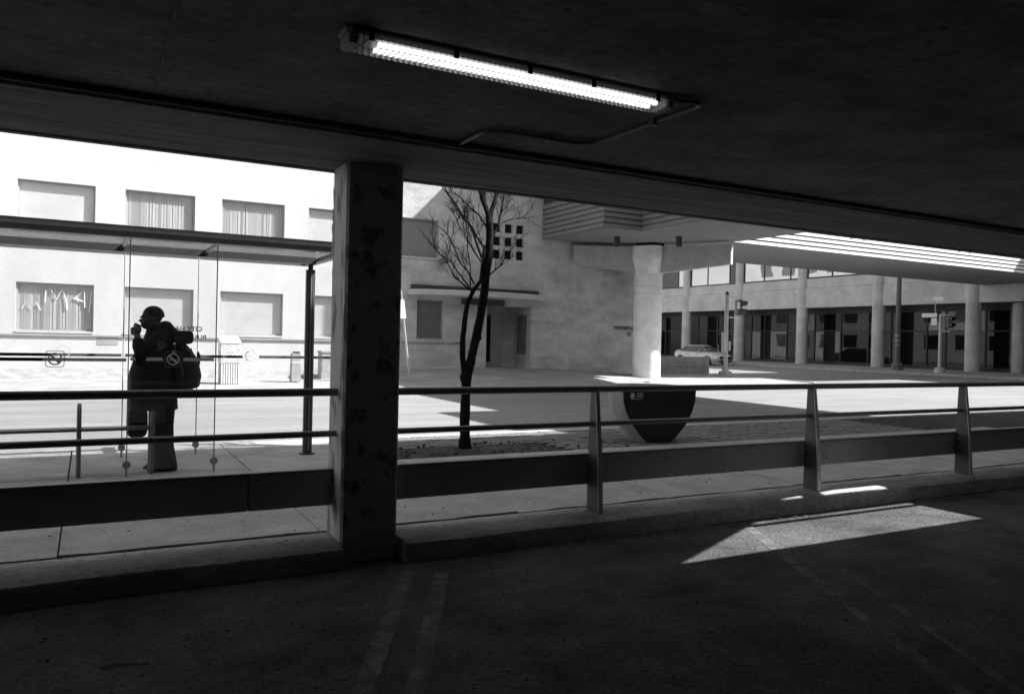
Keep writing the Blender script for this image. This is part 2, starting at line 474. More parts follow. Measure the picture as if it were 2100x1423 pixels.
# road sheet: flat in front, rising a little towards the far corner
def road_z(x):
    t = min(max((x-22)/20, 0), 1)
    return -0.13 + 0.11*t*t*(3-2*t)
mb = MB()
xs = [-60, -20, 0, 10, 20, 22, 25, 28, 31, 34, 37, 40, 42, 43.4, 60, 120]
for a, b in zip(xs, xs[1:]):
    for c, d in ((11.05, 22), (22, 60), (60, 130)):
        if b <= 43.4 or d <= 11.2:
            mb.quad((a, c, road_z(a)), (b, c, road_z(b)), (b, d, road_z(b)), (a, d, road_z(a)))
        elif c < 22 or True:
            mb.quad((a, c, road_z(a)), (b, c, road_z(b)), (b, d, road_z(b)), (a, d, road_z(a)))
structure(mb.build("road", MT["road"]))
structure(B(-20, 15, 15.56, 15.64, -0.1262, -0.1258).build("lane_line", MT["far_walk"]))

# garage floor and kerb
structure(MB().prism([(-14, -13), (32, -13), (32, 5.50), (-14, 5.50)], -0.45, -0.15).build("garage_floor", MT["garage_floor"]))
gf = bpy.data.objects["garage_floor"]
def stall(name, p, q, w):
    p, q = Vector(p), Vector(q); d = (q-p).normalized(); n = Vector((-d.y, d.x))*w/2
    mb = MB(); k = 14
    for i in range(k):
        a = p+(q-p)*(i/k); b = p+(q-p)*((i+1)/k)
        mb.quad((*(a-n), -0.146), (*(a+n), -0.146), (*(b+n), -0.146), (*(b-n), -0.146))
    return mb.build(name, MT["paint"], gf)
stall("parking_line", (1.99, 5.12), (0.45, 2.1), 0.10)
stall("parking_line", (2.20, 5.00), (0.72, 2.1), 0.10)
stall("parking_line", (5.24, 5.14), (3.3, 1.5), 0.10)
stall("parking_line", (4.9, 3.85), (3.62, 1.5), 0.06)

def stain(pts, name="oil_stain"):
    mb = MB(); mb.v = [(x, y, -0.1475) for x, y in pts]; mb.f = [tuple(range(len(pts)))]
    return mb.build(name, MT["oil"], gf)
def blot(cx, cy, rx, ry, n=26, j=.18):
    return [(cx+rx*math.cos(2*math.pi*i/n)*rnd.uniform(1-j, 1+j), cy+ry*math.sin(2*math.pi*i/n)*rnd.uniform(1-j, 1+j)) for i in range(n)]
stain(blot(.57, 4.22, .085, .20)); stain(blot(.55, 4.46, .11, .07)); stain(blot(2.9, 4.1, .10, .16)); stain(blot(5.9, 3.2, .16, .12)); stain(blot(1.0, 3.75, .05, .06))

# kerb between garage and sidewalk, slightly wavy front edge
mb = MB(); top = []
def kerb_ring(x):
    w = 0.018*math.sin(x*1.7)+0.012*math.sin(x*4.1+1)
    return [(x, 5.30+w, -0.40), (x, 5.335+w, -0.05), (x, 5.35+w, -0.02), (x, 5.40+w, 0.0), (x, 5.80, 0.004), (x, 5.80, -0.40)]
mb.loft([kerb_ring(-14+i*15.602/40) for i in range(41)])
mb.loft([kerb_ring(2.052+i*29.948/76) for i in range(77)])
structure(mb.build("kerb", MT["kerb"], smooth=True))
structure(B(-14, 32, 5.79, 5.90, -0.4, -0.022).build("kerb_joint", MT["gap"]))

# near sidewalk: slabs with recessed joints, each slab a piece
sw = structure(B(-14, 32, 5.88, 11.0, -0.4, -0.025).build("sidewalk", MT["gap"]))
structure(B(-14, 40, 11.0, 11.18, -0.4, 0.0).build("road_kerb", MT["walk"], bevel=0.015))
slab_rows = ((5.875, 7.41), (7.422, 8.95))
for a, b in slab_rows:
    x = -0.155-1.726*5
    while x < 14:
        j = rnd.uniform(-0.004, 0.004)
        # ragged edge toward the kerb joint
        if a < 6:
            ed = [(x+0.006+(1.714)*t/8, a+rnd.uniform(-0.02, 0.025)) for t in range(9)]
            poly = ed + [(x+1.720, b), (x+0.006, b)]
        else: poly = [(x+0.006, a), (x+1.720, a), (x+1.720, b), (x+0.006, b)]
        MB().prism(poly, -0.03, j).build("slab", MT["walk"], sw)
        x += 1.726
# shelter pad and outer strip (left of the tree pit); paving strip to the right
x = -8.785
while x < 3.0:
    x1 = min(x+1.714, 3.25)
    B(x+0.006, x1, 8.962, 10.99, -0.03, rnd.uniform(-0.004, 0.003)).build("slab", MT["walk"], sw)
    x += 1.726
paving = structure(B(3.26, 14.0, 8.96, 11.0, -0.2, -0.03).build("brick_paving", MT["gap"]))
mats = []
px = B(0.006, 0.214, 0.005, 0.098, 0, 0.03); cnt = 0
pit = (3.40, 5.75, 8.98, 9.85)
proto = None; rest = MB()
for r in range(18):
    y = 8.965 + r*0.1125
    x = 3.27 - (r % 2)*0.11
    while x < 13.6:
        if not (pit[0]-0.15 < x < pit[1] and pit[2]-0.1 < y < pit[3]):
            z = -0.034+rnd.uniform(-0.005, 0.005)
            if x < 8.4 and x > 3.3 and cnt < 290 and y > 9.2:
                if proto is None:
                    proto = px.build("paver", MT["paver"], paving, world=False, loc=None)
                    o = proto
                else:
                    o = copy_part(proto, paving, (0, 0, 0))
                o.location = Vector((x, y, z)) - ORG[paving.name]
                o.rotation_euler = (rnd.uniform(-0.02, 0.02), rnd.uniform(-0.01, 0.01), rnd.uniform(-0.015, 0.015))
                cnt += 1
            else:
                rest.box(x+0.006, x+0.214, y+0.005, y+0.098, z, z+0.03)
        x += 0.22
stuff(rest.build("pavers", MT["paver"], paving))
# tree pit soil: low bumpy mound
mb = MB(); nx, ny = 34, 12
def soil_h(i, j):
    u, v = i/nx, j/ny
    e = min(u, 1-u, 0.25)*4*min(v, 1-v, 0.25)*4
    return -0.028 + 0.05*e + rnd.uniform(-0.012, 0.016)
hs = [[soil_h(i, j) for j in range(ny+1)] for i in range(nx+1)]
for i in range(nx):
    for j in range(ny):
        f = lambda a, b: (pit[0]+(pit[1]-pit[0])*a/nx, pit[2]+(pit[3]-pit[2])*b/ny, hs[a][b])
        mb.quad(f(i, j), f(i+1, j), f(i+1, j+1), f(i, j+1))
stuff(mb.build("soil", MT["soil"], smooth=True))
# crumbs of soil and stones
mb = MB()
for k in range(160):
    x, y = rnd.uniform(3.4, 6.9), rnd.uniform(9.0, 10.0)
    if x > 5.8 and rnd.random() < 0.6: continue
    s = rnd.uniform(0.008, 0.03)
    mb.ell((x, y, 0.012), (s*rnd.uniform(.8, 1.5), s, s*0.6), 5, 4)
stuff(mb.build("soil_crumbs", MT["soil"]))

# far sidewalk rising to the entrance, with its kerb
def base_z(x):
    P = [(-40, .06), (6.5, .06), (9.8, .30), (12, .42), (15.2, .41), (17.7, .30), (20.2, .18), (26.0, .10)]
    for (a, p), (b, q) in zip(P, P[1:]):
        if a <= x <= b: return p+(q-p)*(x-a)/(b-a)
    return P[0][1] if x < -40 else P[-1][1]
mb = MB(); xs = [-40, -20, -10, 0, 3, 6.5, 8, 9.8, 11, 12, 13, 14, 15.2, 16.5, 17.7, 19, 20.2, 22, 24, 26.0]
for a, b in zip(xs, xs[1:]):
    for c, d, p, q in ((22.26, 24.4, 0.0, 0.45), (24.4, 26.3, 0.45, 1.0), (26.3, 30, 1, 1), (30, 80, 1, 1)):
        if c >= 26.3 and b <= 12: continue
        mb.quad((a, c, base_z(a)*p), (b, c, base_z(b)*p), (b, d, base_z(b)*q), (a, d, base_z(a)*q))
structure(mb.build("far_sidewalk", MT["far_walk"]))
structure(B(-40, 26.0, 22.05, 22.26, -0.4, 0.0).build("far_kerb", MT["walk"], bevel=0.02))
structure(B(26.0, 26.2, 22.05, 80, -0.4, 0.05).build("side_street_kerb", MT["walk"], bevel=0.02))
mb = MB()
mb.quad((43.4, 8, 0.1), (47.4, 8, 0.2), (47.4, 110, 0.2), (43.4, 110, 0.1)).quad((47.4, 8, 0.2), (70, 8, 0.2), (70, 110, 0.2), (47.4, 110, 0.2))
structure(mb.build("corner_sidewalk", MT["far_walk"]))
structure(B(43.2, 43.4, 8, 110, -0.4, 0.1).build("corner_kerb", MT["kerb"], bevel=0.02))

# ================================================================== PARKADE round the camera
pk = thing("parkade", "dark concrete parking garage level around the viewpoint, with edge beam and one square column", "building", (0, 0, -0.15))
mb = MB()
ZC, ZT = 2.78, 2.93
mb.box(-14, 6.55, -13, 4.755, ZC, ZT).box(10.6, 32, -13, 4.755, ZC, ZT).box(6.55, 10.6, -13, 3.02, ZC, ZT).box(6.55, 10.6, 3.86, 4.00, ZC, ZT).box(6.55, 10.6, 4.20, 4.755, ZC, ZT).box(6.55, 8.05, 4.00, 4.20, ZC, ZT).box(10.3, 10.6, 4.00, 4.20, ZC, ZT)  # openings added out of view, letting sun onto floor and kerb
mb.prism([(8.05, 4.00), (9.5, 4.20), (8.05, 4.20)], ZC, ZT)
mb.prism([(9.0, 4.00), (9.12, 4.00), (9.25, 4.20), (9.13, 4.20)], ZC, ZT)
mb.prism([(6.55, 3.02), (8.25, 3.86), (6.55, 3.86)], ZC, ZT)  # fills shaped to taper the sun patch and kerb streak
mb.build("ceiling", MT["ceiling"], pk)
MB().tube([(6.6, 3.70, 2.90), (10.6, 3.70, 2.90)], 0.035, 8).build("shadow_bar", MT["conduit"], pk)  # added bar over the opening, casts a thin shadow into the sun patch
# the seam across the ceiling: a thin raised form line
B(0.285, 0.297, -13, 4.75, 2.774, 2.7805).build("form_seam", MT["soffit"], pk)
B(-3.45, -3.438, -13, 4.75, 2.774, 2.7805).build("form_seam", MT["soffit"], pk)
mb = MB()
ring = [(4.755, 3.2), (4.755, 2.745), (4.77, 2.73), (5.82, 2.73), (5.84, 2.752), (5.87, 2.752), (5.88, 2.73), (5.95, 2.73), (5.962, 2.745), (5.962, 3.2)]
mb.loft([[(x, y, z) for y, z in ring] for x in (-14, 32)])
b = mb.build("edge_beam", MT["soffit"], pk)
mb = MB()
c = 0.018
def colring(z): 
    x0, x1, y0, y1 = 1.612, 2.040, 5.49, 5.86
    return [(x0+c, y0, z), (x1-c, y0, z), (x1, y0+c, z), (x1, y1-c, z), (x1-c, y1, z), (x0+c, y1, z), (x0, y1-c, z), (x0, y0+c, z)]
mb.loft([colring(z) for z in (-0.40, 0.4, 1.2, 2.0, 2.735)])
col = mb.build("column", MT["column"], pk)
col.data.materials.append(MT["column_side"])
for p in col.data.polygons:
    if p.normal.x < -0.5: p.material_index = 1
# chipped edge lumps on the back arris of the column
mb = MB()
for k in range(26):
    z = rnd.choice([rnd.uniform(2.1, 2.62), rnd.uniform(2.1, 2.62), rnd.uniform(0.2, 2.4)])
    mb.ell((1.613, 5.845+rnd.uniform(-0.04, 0.006), z), (rnd.uniform(.004, .011), rnd.uniform(.01, .022), rnd.uniform(.02, .07)), 6, 5)
mb.build("paint_flakes", MT["column_side"], pk, smooth=True)
B(-14.3, -14, -13, 5.96, -0.4, 3.2).build("wall", MT["ceiling"], pk)
B(32, 32.3, -13, 5.96, -0.4, 3.2).build("wall", MT["ceiling"], pk)
B(-14.3, 32.3, -13.3, -13, -0.4, 3.2).build("wall", MT["ceiling"], pk)
# upper storeys (they shade the near sidewalk)
B(-40, 3, -13.3, 5.95, 3.2, 9.95).build("upper_wall", MT["upper"], pk)
B(3, 27, 5.55, 5.95, 3.2, 9.95).build("upper_wall", MT["upper"], pk)  # front wall only, left hollow behind so sun reaches the added ceiling openings
B(27, 70, -13.3, 5.95, 3.2, 12.6).build("upper_wall", MT["upper"], pk)

# ------------------------------------------------------------------ guard rails
def railing(name, label, x0, x1, posts, seams):
    t = thing(name, label, "railing", ((x0+x1)/2, 5.65, 0), "guard rails along the kerb")
    MB().tube([(x0, 5.65, 1.07), (x1, 5.65, 1.07)], 0.029, 12).build("top_rail", MT["rail"], t, smooth=True)
    mb = MB()
    xs = [x0]+[p for p in posts if x0 < p < x1]+[x1]
    for a, b in zip(xs, xs[1:]):
        MB().tube([(a+0.015, 5.66, 0.765), (b-0.015, 5.66, 0.765)], 0.023, 12).build("lower_rail", MT["rail"], t, smooth=True)
    # guard boards with a capped top edge, one object between two joints
    for a, b in zip(seams, seams[1:]):
        if a > -4.6 and a < 9 and a not in posts: B(a-.05, a+.05, 5.777, 5.782, .23, .47).build("seam_light_stop", MT["black"], t)  # added black backing, stops light showing through the board seam
        bd = MB().box(a+0.004, b-0.004, 5.725, 5.775, 0.225, 0.475).build("guard_board", MT["board"], t, bevel=0.004)
        B(a+0.0015, b-0.0015, 5.715, 5.80, 0.4765, 0.497).build("board_cap", MT["rail"], bd, bevel=0.004)
        mb = MB(); q = a+0.35
        while q < b-0.2:
            mb.tube([(q, 5.727, 0.30+0.1*((int(q*7)) % 2)), (q, 5.716, 0.30+0.1*((int(q*7)) % 2))], 0.014, 6); q += 0.74
        if mb.v: mb.build("bolt", MT["rail"], bd)
    pr = None
    for p in posts:
        # tapered fin: web and front flange, foot on the kerb
        mb = MB()
        mb.loft([[(p-0.012, 5.525, 0.004), (p+0.012, 5.525, 0.004), (p+0.012, 5.715, 0.004), (p-0.012, 5.715, 0.004)],
                 [(p-0.012, 5.552, 0.5), (p+0.012, 5.552, 0.5), (p+0.012, 5.71, 0.5), (p-0.012, 5.71, 0.5)],
                 [(p-0.012, 5.612, 1.055), (p+0.012, 5.612, 1.055), (p+0.012, 5.69, 1.055), (p-0.012, 5.69, 1.055)]])
        o = mb.build("post", MT["post"], t)
        w = 0.024
        MB().loft([[(p-w, 5.513, 0.004), (p+w, 5.513, 0.004), (p+w, 5.525, 0.004), (p-w, 5.525, 0.004)],
                   [(p-w, 5.540, 0.5), (p+w, 5.540, 0.5), (p+w, 5.552, 0.5), (p-w, 5.552, 0.5)],
                   [(p-w*.75, 5.600, 1.055), (p+w*.75, 5.600, 1.055), (p+w*.75, 5.612, 1.055), (p-w*.75, 5.612, 1.055)]]).build("flange", MT["flange"], o, bevel=0.003)
        mb = MB()
        for z in (0.32, 0.42): mb.tube([(p-0.012, 5.66, z), (p-0.024, 5.66, z)], 0.012, 6)
        mb.build("bolt", MT["rail"], o)
    return t
railing("guard_railing", "steel railing with guard board left of the square column, before the bus shelter",
        -4.6, 1.62, [-4.2, -1.4], [-4.6, -1.4, 1.01, 1.62])
railing("guard_railing", "steel railing with tapered posts and a guard board, right of the square column",
        2.045, 14.0, [3.90, 6.63, 9.24, 12.0], [2.045, 2.20, 6.63, 9.24, 14.0])

# ------------------------------------------------------------------ ceiling lamp and conduits
lt = thing("ceiling_light", "lit fluorescent tube light with ribbed clear cover fixed under the dark garage ceiling", "lamp", (1.80, 3.275, 2.78))
LY = 3.275
def lamp_ring(x, w, z0, z1, ch=0.012):
    y = LY
    return [(x, y-w, z1), (x, y+w, z1), (x, y+w, z0+ch), (x, y+w-ch, z0), (x, y-w+ch, z0), (x, y-w, z0+ch)]
MB().loft([lamp_ring(x, w, z, 2.779) for x, w, z in ((0.925, .055, 2.754), (0.95, .074, 2.752), (2.66, .074, 2.752), (2.685, .055, 2.754))]).build("housing", MT["housing"], lt)
B(1.03, 2.58, LY-.055, LY+.055, 2.747, 2.7518).build("tray", MT["board_top"], lt)
for y in (LY-.031, LY+.031):
    MB().tube([(1.075, y, 2.731), (2.585, y, 2.731)], 0.0135, 12).build("tube", emit_mat("fluorescent_tube_glow", 0.62), lt, smooth=True)
dif = MB()
def cov(x, k=1.0):
    y = LY; a = 0.072*k; return [(x, y-a, 2.7515), (x, y-a*.98, 2.722), (x, y-a*.82, 2.711), (x, y+a*.82, 2.711), (x, y+a*.98, 2.722), (x, y+a, 2.7515)]
rg = [cov(0.985)]+[cov(x) for x in (1.0, 1.8, 2.61)]+[cov(2.625)]
k = 6
for r in rg: dif.v += r
for a in range(len(rg)-1):
    for i in range(5): dif.f.append((a*k+i, a*k+i+1, (a+1)*k+i+1, (a+1)*k+i))
dif.f.append(tuple(range(6))); dif.f.append(tuple(range(24, 30)))
dif.build("cover", lens_mat("lamp_prismatic_cover"), lt)
for x0, x1 in ((0.935, 0.983), (2.627, 2.672)):
    mb = MB().loft([lamp_ring(x, w, 2.709, 2.7515, 0.012) for x, w in ((x0, .066), (x0+.012, .075), (x1-.012, .075), (x1, .066))])
    mb.build("end_cap", MT["housing"], lt, bevel=0.004)
for x in (1.03, 1.42, 1.80, 2.16, 2.56):
    for sgn in (-1, 1):
        y = LY+sgn*0.079
        B(x-0.012, x+0.012, y-0.003, y+0.003, 2.728, 2.768).build("clip", MT["black"], lt)
tag(MB().tube([(-14, 4.735, 2.758), (0.9, 4.735, 2.758), (2.1, 4.735, 2.758), (9, 4.735, 2.758), (32, 4.735, 2.758)], 0.016, 8).build("conduit", MT["conduit"], smooth=True),
    "long straight steel conduit along the inner edge of the concrete beam", "conduit")
def arc(c, r, a0, a1, z, n=7): return [(c[0]+r*math.cos(math.radians(a0+(a1-a0)*i/n)), c[1]+r*math.sin(math.radians(a0+(a1-a0)*i/n)), z) for i in range(n+1)]
z = 2.764
pts = [(2.13, 4.72, z), (2.13, 4.45, z)] + arc((2.28, 4.42), 0.15, 180, 270, z) + [(2.70, 4.27, z)] + arc((2.70, 4.10), 0.17, 90, 0, z) + [(2.88, 3.4, z)] + arc((2.82, 3.27), 0.06, 0, -90, z, 5) + [(2.78, 3.215, z), (2.68, 3.235, z)]
cd = thing("conduit", "bent steel conduit branching from the long one to the end of the ceiling light", "conduit", (2.5, 4.0, 2.76))
MB().tube(pts, 0.0125, 8).build("pipe", MT["conduit"], cd, smooth=True)
MB().tube([(2.02, 4.735, 2.758), (2.24, 4.735, 2.758)], 0.024, 8).build("coupling", MT["conduit"], cd, smooth=True)
for (x, y) in ((2.87, 3.62), (2.55, 4.27)):
    B(x-0.022, x+0.022, y-0.022, y+0.022, 2.745, 2.7795).build("saddle_clip", MT["conduit"], cd)

# ================================================================== BUS SHELTER
sh = thing("bus_shelter", "glass bus shelter with a flat dark roof on the sidewalk, striped panes", "bus shelter", (0.5, 9.5, 0))
mb = MB()
mb.loft([[(x, 8.36, 2.44), (x, 8.40, 2.39), (x, 8.46, 2.385), (x, 8.46, 2.475), (x, 8.38, 2.475)] for x in (-5.5, 2.62)])
rf = mb.build("roof_beam", MT["alu"], sh)
B(-5.5, 2.62, 8.385, 8.455, 2.478, 2.50).build("roof_trim", MT["steel"], rf)
B(-5.5, 2.60, 8.462, 10.42, 2.455, 2.475).build("roof", MT["sglass2"], sh)
B(-5.5, 2.48, 9.74, 9.86, 2.37, 2.452).build("roof_beam", MT["dark"], sh)
B(-5.5, 2.62, 10.42, 10.50, 2.40, 2.48).build("roof_beam", MT["alu"], sh)
B(2.50, 2.60, 8.462, 10.418, 2.40, 2.453).build("roof_rafter", MT["alu"], sh)
for x in (0.33, 1.20, -0.9, -2.2):
    B(x-0.02, x+0.02, 8.462, 9.738, 2.41, 2.453).build("roof_rafter", MT["alu"], sh)
for x in (2.43, -3.5):
    p = MB()
    p.prism([(x-.055, 9.775), (x-.025, 9.745), (x+.025, 9.745), (x+.055, 9.775), (x+.055, 9.825), (x+.025, 9.855), (x-.025, 9.855), (x-.055, 9.825)], 0.02, 2.30)
    q = p.build("post", MT["dark"], sh, bevel=0.004)
    B(x-.008, x+.008, 9.738, 9.744, 0.05, 2.28).build("groove", MT["steel"], q)
    MB().tube([(x, 9.8, 2.30), (x, 9.8, 2.37)], 0.03, 10).build("neck", MT["dark"], q)
    MB().lathe([(0.10, 0.0), (0.10, 0.018), (0.06, 0.02)], x, 9.8, 14).build("base_plate", MT["dark"], q)
# panes: (x0, x1, y, glass, z0, z1, shade of stripe)
def pane(x0, x1, y, gm, zs, circ, wide, em="etch"):
    g = B(x0, x1, y-0.005, y+0.005, 0.06, 2.38).build("glass_pane", gm, sh)
    yf = y-0.0065
    xs = [x0+0.002]
    for c in circ: xs += [c-wide, c+wide]
    xs.append(x1-0.002)
    for a, b in zip(xs[::2], xs[1::2]):
        if b-a > 0.02: B(a, b, yf-0.001, yf, zs-0.017, zs+0.017).build("stripe", MT[em], g)
    return g
def ring_mb(cx, y, cz, r, t, n=22, th=0.002):
    mb = MB()
    for i in range(n):
        a, b = 2*math.pi*i/n, 2*math.pi*(i+1)/n
        f = lambda rr, an, yy: (cx+rr*math.cos(an), yy, cz+rr*math.sin(an))
        mb.quad(f(r, a, y), f(r, b, y), f(r-t, b, y), f(r-t, a, y))
    return mb
def no_smoking(cx, y, cz, r, g, t, back, slash=1):
    """round no-smoking mark: ring, slash and cigarette bar"""
    if back:
        s = r*1.3
        poly = [(-s, -s*.8), (-s*.8, -s), (s*.8, -s), (s, -s*.8), (s, s*.8), (s*.8, s), (-s*.8, s), (-s, s*.8)]
        mb = MB(); k = len(poly)
        for q in range(k):
            (a, b), (c_, d_) = poly[q], poly[(q+1) % k]
            mb.quad((cx+a, y, cz+b), (cx+c_, y, cz+d_), (cx+c_*.93, y, cz+d_*.93), (cx+a*.93, y, cz+b*.93))
        mb.build("sticker_edge", MT["alu"], g)
        y -= 0.002
    mb = ring_mb(cx, y-0.001, cz, r, t)
    d = r*0.68; w = t*0.55
    mb.quad((cx-slash*d-w, y-0.0012, cz+d-w), (cx-slash*d+w, y-0.0012, cz+d+w), (cx+slash*d+w, y-0.0012, cz-d+w), (cx+slash*d-w, y-0.0012, cz-d-w))
    mb.quad((cx-r*.6, y-0.0014, cz-r*.05-w), (cx+r*.6, y-0.0014, cz-r*.05-w), (cx+r*.6, y-0.0014, cz-r*.05+w*.6), (cx-r*.6, y-0.0014, cz-r*.05+w*.6))
    mb.build("no_smoking_mark", MT["etch"], g)
fy, ry = 8.85, 10.2
gA = pane(-2.2, 0.345, fy, MT["sglass"], 1.19, [-0.285, -1.6], 0.10)
gB = pane(0.375, 1.185, fy, MT["sglass"], 1.20, [0.78], 0.10)
no_smoking(-0.285, fy-0.008, 1.195, 0.062, gA, 0.014, True)
no_smoking(0.78, fy-0.008, 1.20, 0.062, gB, 0.012, True)
rA = pane(-2.2, 0.345, ry, MT["sglass2"], 1.20, [-0.27, -1.6], 0.10, "etch_rear")
rB = pane(0.375, 1.155, ry, MT["sglass2"], 1.20, [], 0.10, "etch_rear")
rC = pane(1.185, 3.3, ry, MT["sglass2"], 1.195, [1.80], 0.10, "etch_rear")
no_smoking(-0.25, ry-0.008, 1.235, 0.07, rA, 0.008, False, -1)
no_smoking(1.80, ry-0.008, 1.205, 0.07, rC, 0.008, False, -1)
# rods in the joints between panes with round foot clamps
for x, y in ((0.36, ry), (1.17, ry), (0.36, fy), (1.20, fy), (-2.2, fy), (-2.2, ry)):
    o = MB().tube([(x, y, 0.02), (x, y, 2.42)], 0.007, 6).build("joint_rod", MT["bin"], sh)
    mb = MB().tube([(x, y-0.016, 0.12), (x, y+0.016, 0.12)], 0.04, 14)
    mb.tube([(x, y, 0.0), (x, y, 0.09)], 0.012, 6)
    mb.build("foot_clamp", MT["bin"], o)
# lettering on the back of the rear glass (reads mirrored from here)
flip = Matrix(((-1, 0, 0, 0), (0, 0, 1, 0), (0, 1, 0, 0), (0, 0, 0, 1)))
text_mesh("CITY HALL", 0.08, "lettering", MT["lamp_pole"], rB, Matrix.Translation((1.22, ry-0.012, 1.50)) @ flip, 0.001)
text_mesh("BUS STOP", 0.08, "lettering", MT["lamp_pole"], rC, Matrix.Translation((1.27, ry-0.014, 1.40)) @ flip, 0.001)

# bench inside the shelter: slats and three hoops
bn = thing("bench", "narrow metal bench with upright hoops behind the front glass of the bus shelter", "bench", (-0.4, 9.05, 0))
for y in (8.985, 9.085):
    B(-2.0, 0.63, y-0.042, y+0.042, 0.46, 0.49).build("slat", MT["alu"], bn, bevel=0.006)
def hoop(x):
    pts = [(x, 8.92, 0.0), (x, 8.92, 0.60)] + [(x, 9.07-0.15*math.cos(math.radians(a)), 0.60+0.12*math.sin(math.radians(a))) for a in range(15, 180, 15)] + [(x, 9.22, 0.60), (x, 9.22, 0.0)]
    MB().tube(pts, 0.022, 10).build("hoop", MT["alu"], bn, smooth=True)
for x in (-0.80, -0.07, 0.60): hoop(x)

# ================================================================== PERSON (faces left, drinking), backpack, cup, bag
PX, PY = 0.70, 9.16
ps = thing("person", "person in black coat and glasses drinking from a cup inside the bus shelter", "person", (PX, PY, 0))
def oval(cx, cy, z, rx, ry, n=20, p=2.4):
    o = []
    for q in range(n):
        t = 2*math.pi*q/n; c, s_ = math.cos(t), math.sin(t)
        o.append((cx+rx*math.copysign(abs(c)**(2/p), c), cy+ry*math.copysign(abs(s_)**(2/p), s_), z))
    return o
# --- body: one continuous mesh (head, neck, trunk, limbs, hands)
bd = MB()
hx, hy = 0.585, 9.12                                   # head centre
bd.loft([oval(hx+.045, hy, 1.44, .060, .062), oval(hx+.035, hy, 1.52, .060, .060), oval(hx+.03, hy, 1.58, .062, .060)])
bd.ell((hx+.012, hy, 1.655), (0.102, 0.078, 0.097), 20, 14)       # skull
bd.ell((hx-.028, hy, 1.585), (0.070, 0.062, 0.085), 18, 12)       # face and jaw
bd.ell((hx-.060, hy, 1.540), (0.034, 0.034, 0.030), 12, 8)        # chin
bd.ell((hx-.083, hy, 1.645), (0.018, 0.050, 0.014), 10, 8)        # brow
bd.loft([[(hx-.085, hy-.009, 1.632), (hx-.085, hy+.009, 1.632), (hx-.07, hy, 1.64)], [(hx-.122, hy-.016, 1.592), (hx-.122, hy+.016, 1.592), (hx-.075, hy, 1.60)]])
bd.ell((hx-.112, hy, 1.597), (0.016, 0.019, 0.013), 10, 8)        # nose
bd.ell((hx-.092, hy, 1.567), (0.014, 0.026, 0.008), 10, 6)        # lips
bd.ell((hx-.092, hy, 1.556), (0.012, 0.022, 0.008), 10, 6)
for s_ in (-1, 1): bd.ell((hx+.012, hy+s_*.077, 1.618), (0.020, 0.012, 0.032), 10, 8)   # ears
bd.loft([oval(.72, PY, .80, .14, .17), oval(.70, PY, 1.0, .15, .18), oval(.68, PY, 1.25, .14, .19), oval(.655, PY, 1.40, .10, .17), oval(.64, PY, 1.46, .06, .08)])
for s_, yy, dx in ((-1, 9.06, 0.0), (1, 9.27, -0.03)):
    bd.loft([oval(.73+dx, yy, .86, .085, .085), oval(.725+dx, yy, .50, .06, .06), oval(.735+dx, yy, .28, .055, .055), oval(.745+dx, yy, .09, .042, .042), oval(.745+dx, yy, .03, .045, .04)])
    bd.loft([oval(.70+dx, yy, .02, .12, .045), oval(.71+dx, yy, .06, .09, .04)])
# raised left arm (towards the viewer) and lowered right arm
Ls, Le, Lh = Vector((.66, 8.97, 1.40)), Vector((.475, 8.90, 1.205)), Vector((.445, 9.03, 1.44))
bd.tube([Ls, (Ls+Le)/2, Le, (Le+Lh)/2, Lh], [.062, .055, .05, .042, .032], 12)
Rs, Re, Rh = Vector((.66, 9.36, 1.38)), Vector((.56, 9.41, 1.10)), Vector((.43, 9.37, .86))
bd.tube([Rs, (Rs+Re)/2, Re, (Re+Rh)/2, Rh], [.062, .055, .05, .042, .030], 12)
def fingers(mb, palm, rows):
    for pts, r in rows: mb.tube([Vector(palm)+Vector(p) for p in pts], [r, r*.95, r*.9, r*.75], 8)
# left hand: palm behind the cup, four fingers wrapped round the far side, thumb on the near side
cupc = Vector((.438, 9.10, 1.50))
bd.ell((.447, 9.045, 1.478), (.036, .022, .048), 12, 10)
for i, z in enumerate((1.515, 1.494, 1.473, 1.453)):
    l = (0.9, 1.0, 0.95, 0.8)[i]; r = .0098-.0006*i
    bd.tube([(.425, 9.045, z), (.398, 9.062, z+.002), (.388, 9.09, z+.003), (.396, 9.09+.03*l, z+.002)], [r*1.05, r, r*.95, r*.8], 8)
bd.tube([(.468, 9.042, 1.47), (.482, 9.06, 1.50), (.484, 9.085, 1.515), (.476, 9.105, 1.52)], [.013, .011, .0105, .009], 8)
# right hand closed round the bag handle
bd.ell((.425, 9.365, .815), (.030, .020, .045), 12, 10)
for i in range(4):
    x = .402+.018*i; z = .782-.003*(1.5-abs(i-1.5))
    bd.tube([(x, 9.385, z+.015), (x, 9.388, z-.012), (x, 9.367, z-.024), (x, 9.348, z-.010)], [.0095, .009, .0088, .0075], 8)
bd.tube([(.400, 9.352, .82), (.392, 9.343, .795), (.398, 9.342, .775), (.408, 9.347, .765)], [.012, .011, .01, .008], 8)
body = bd.build("body", MT["skin"], ps, fuse=0.0085, relax=3)
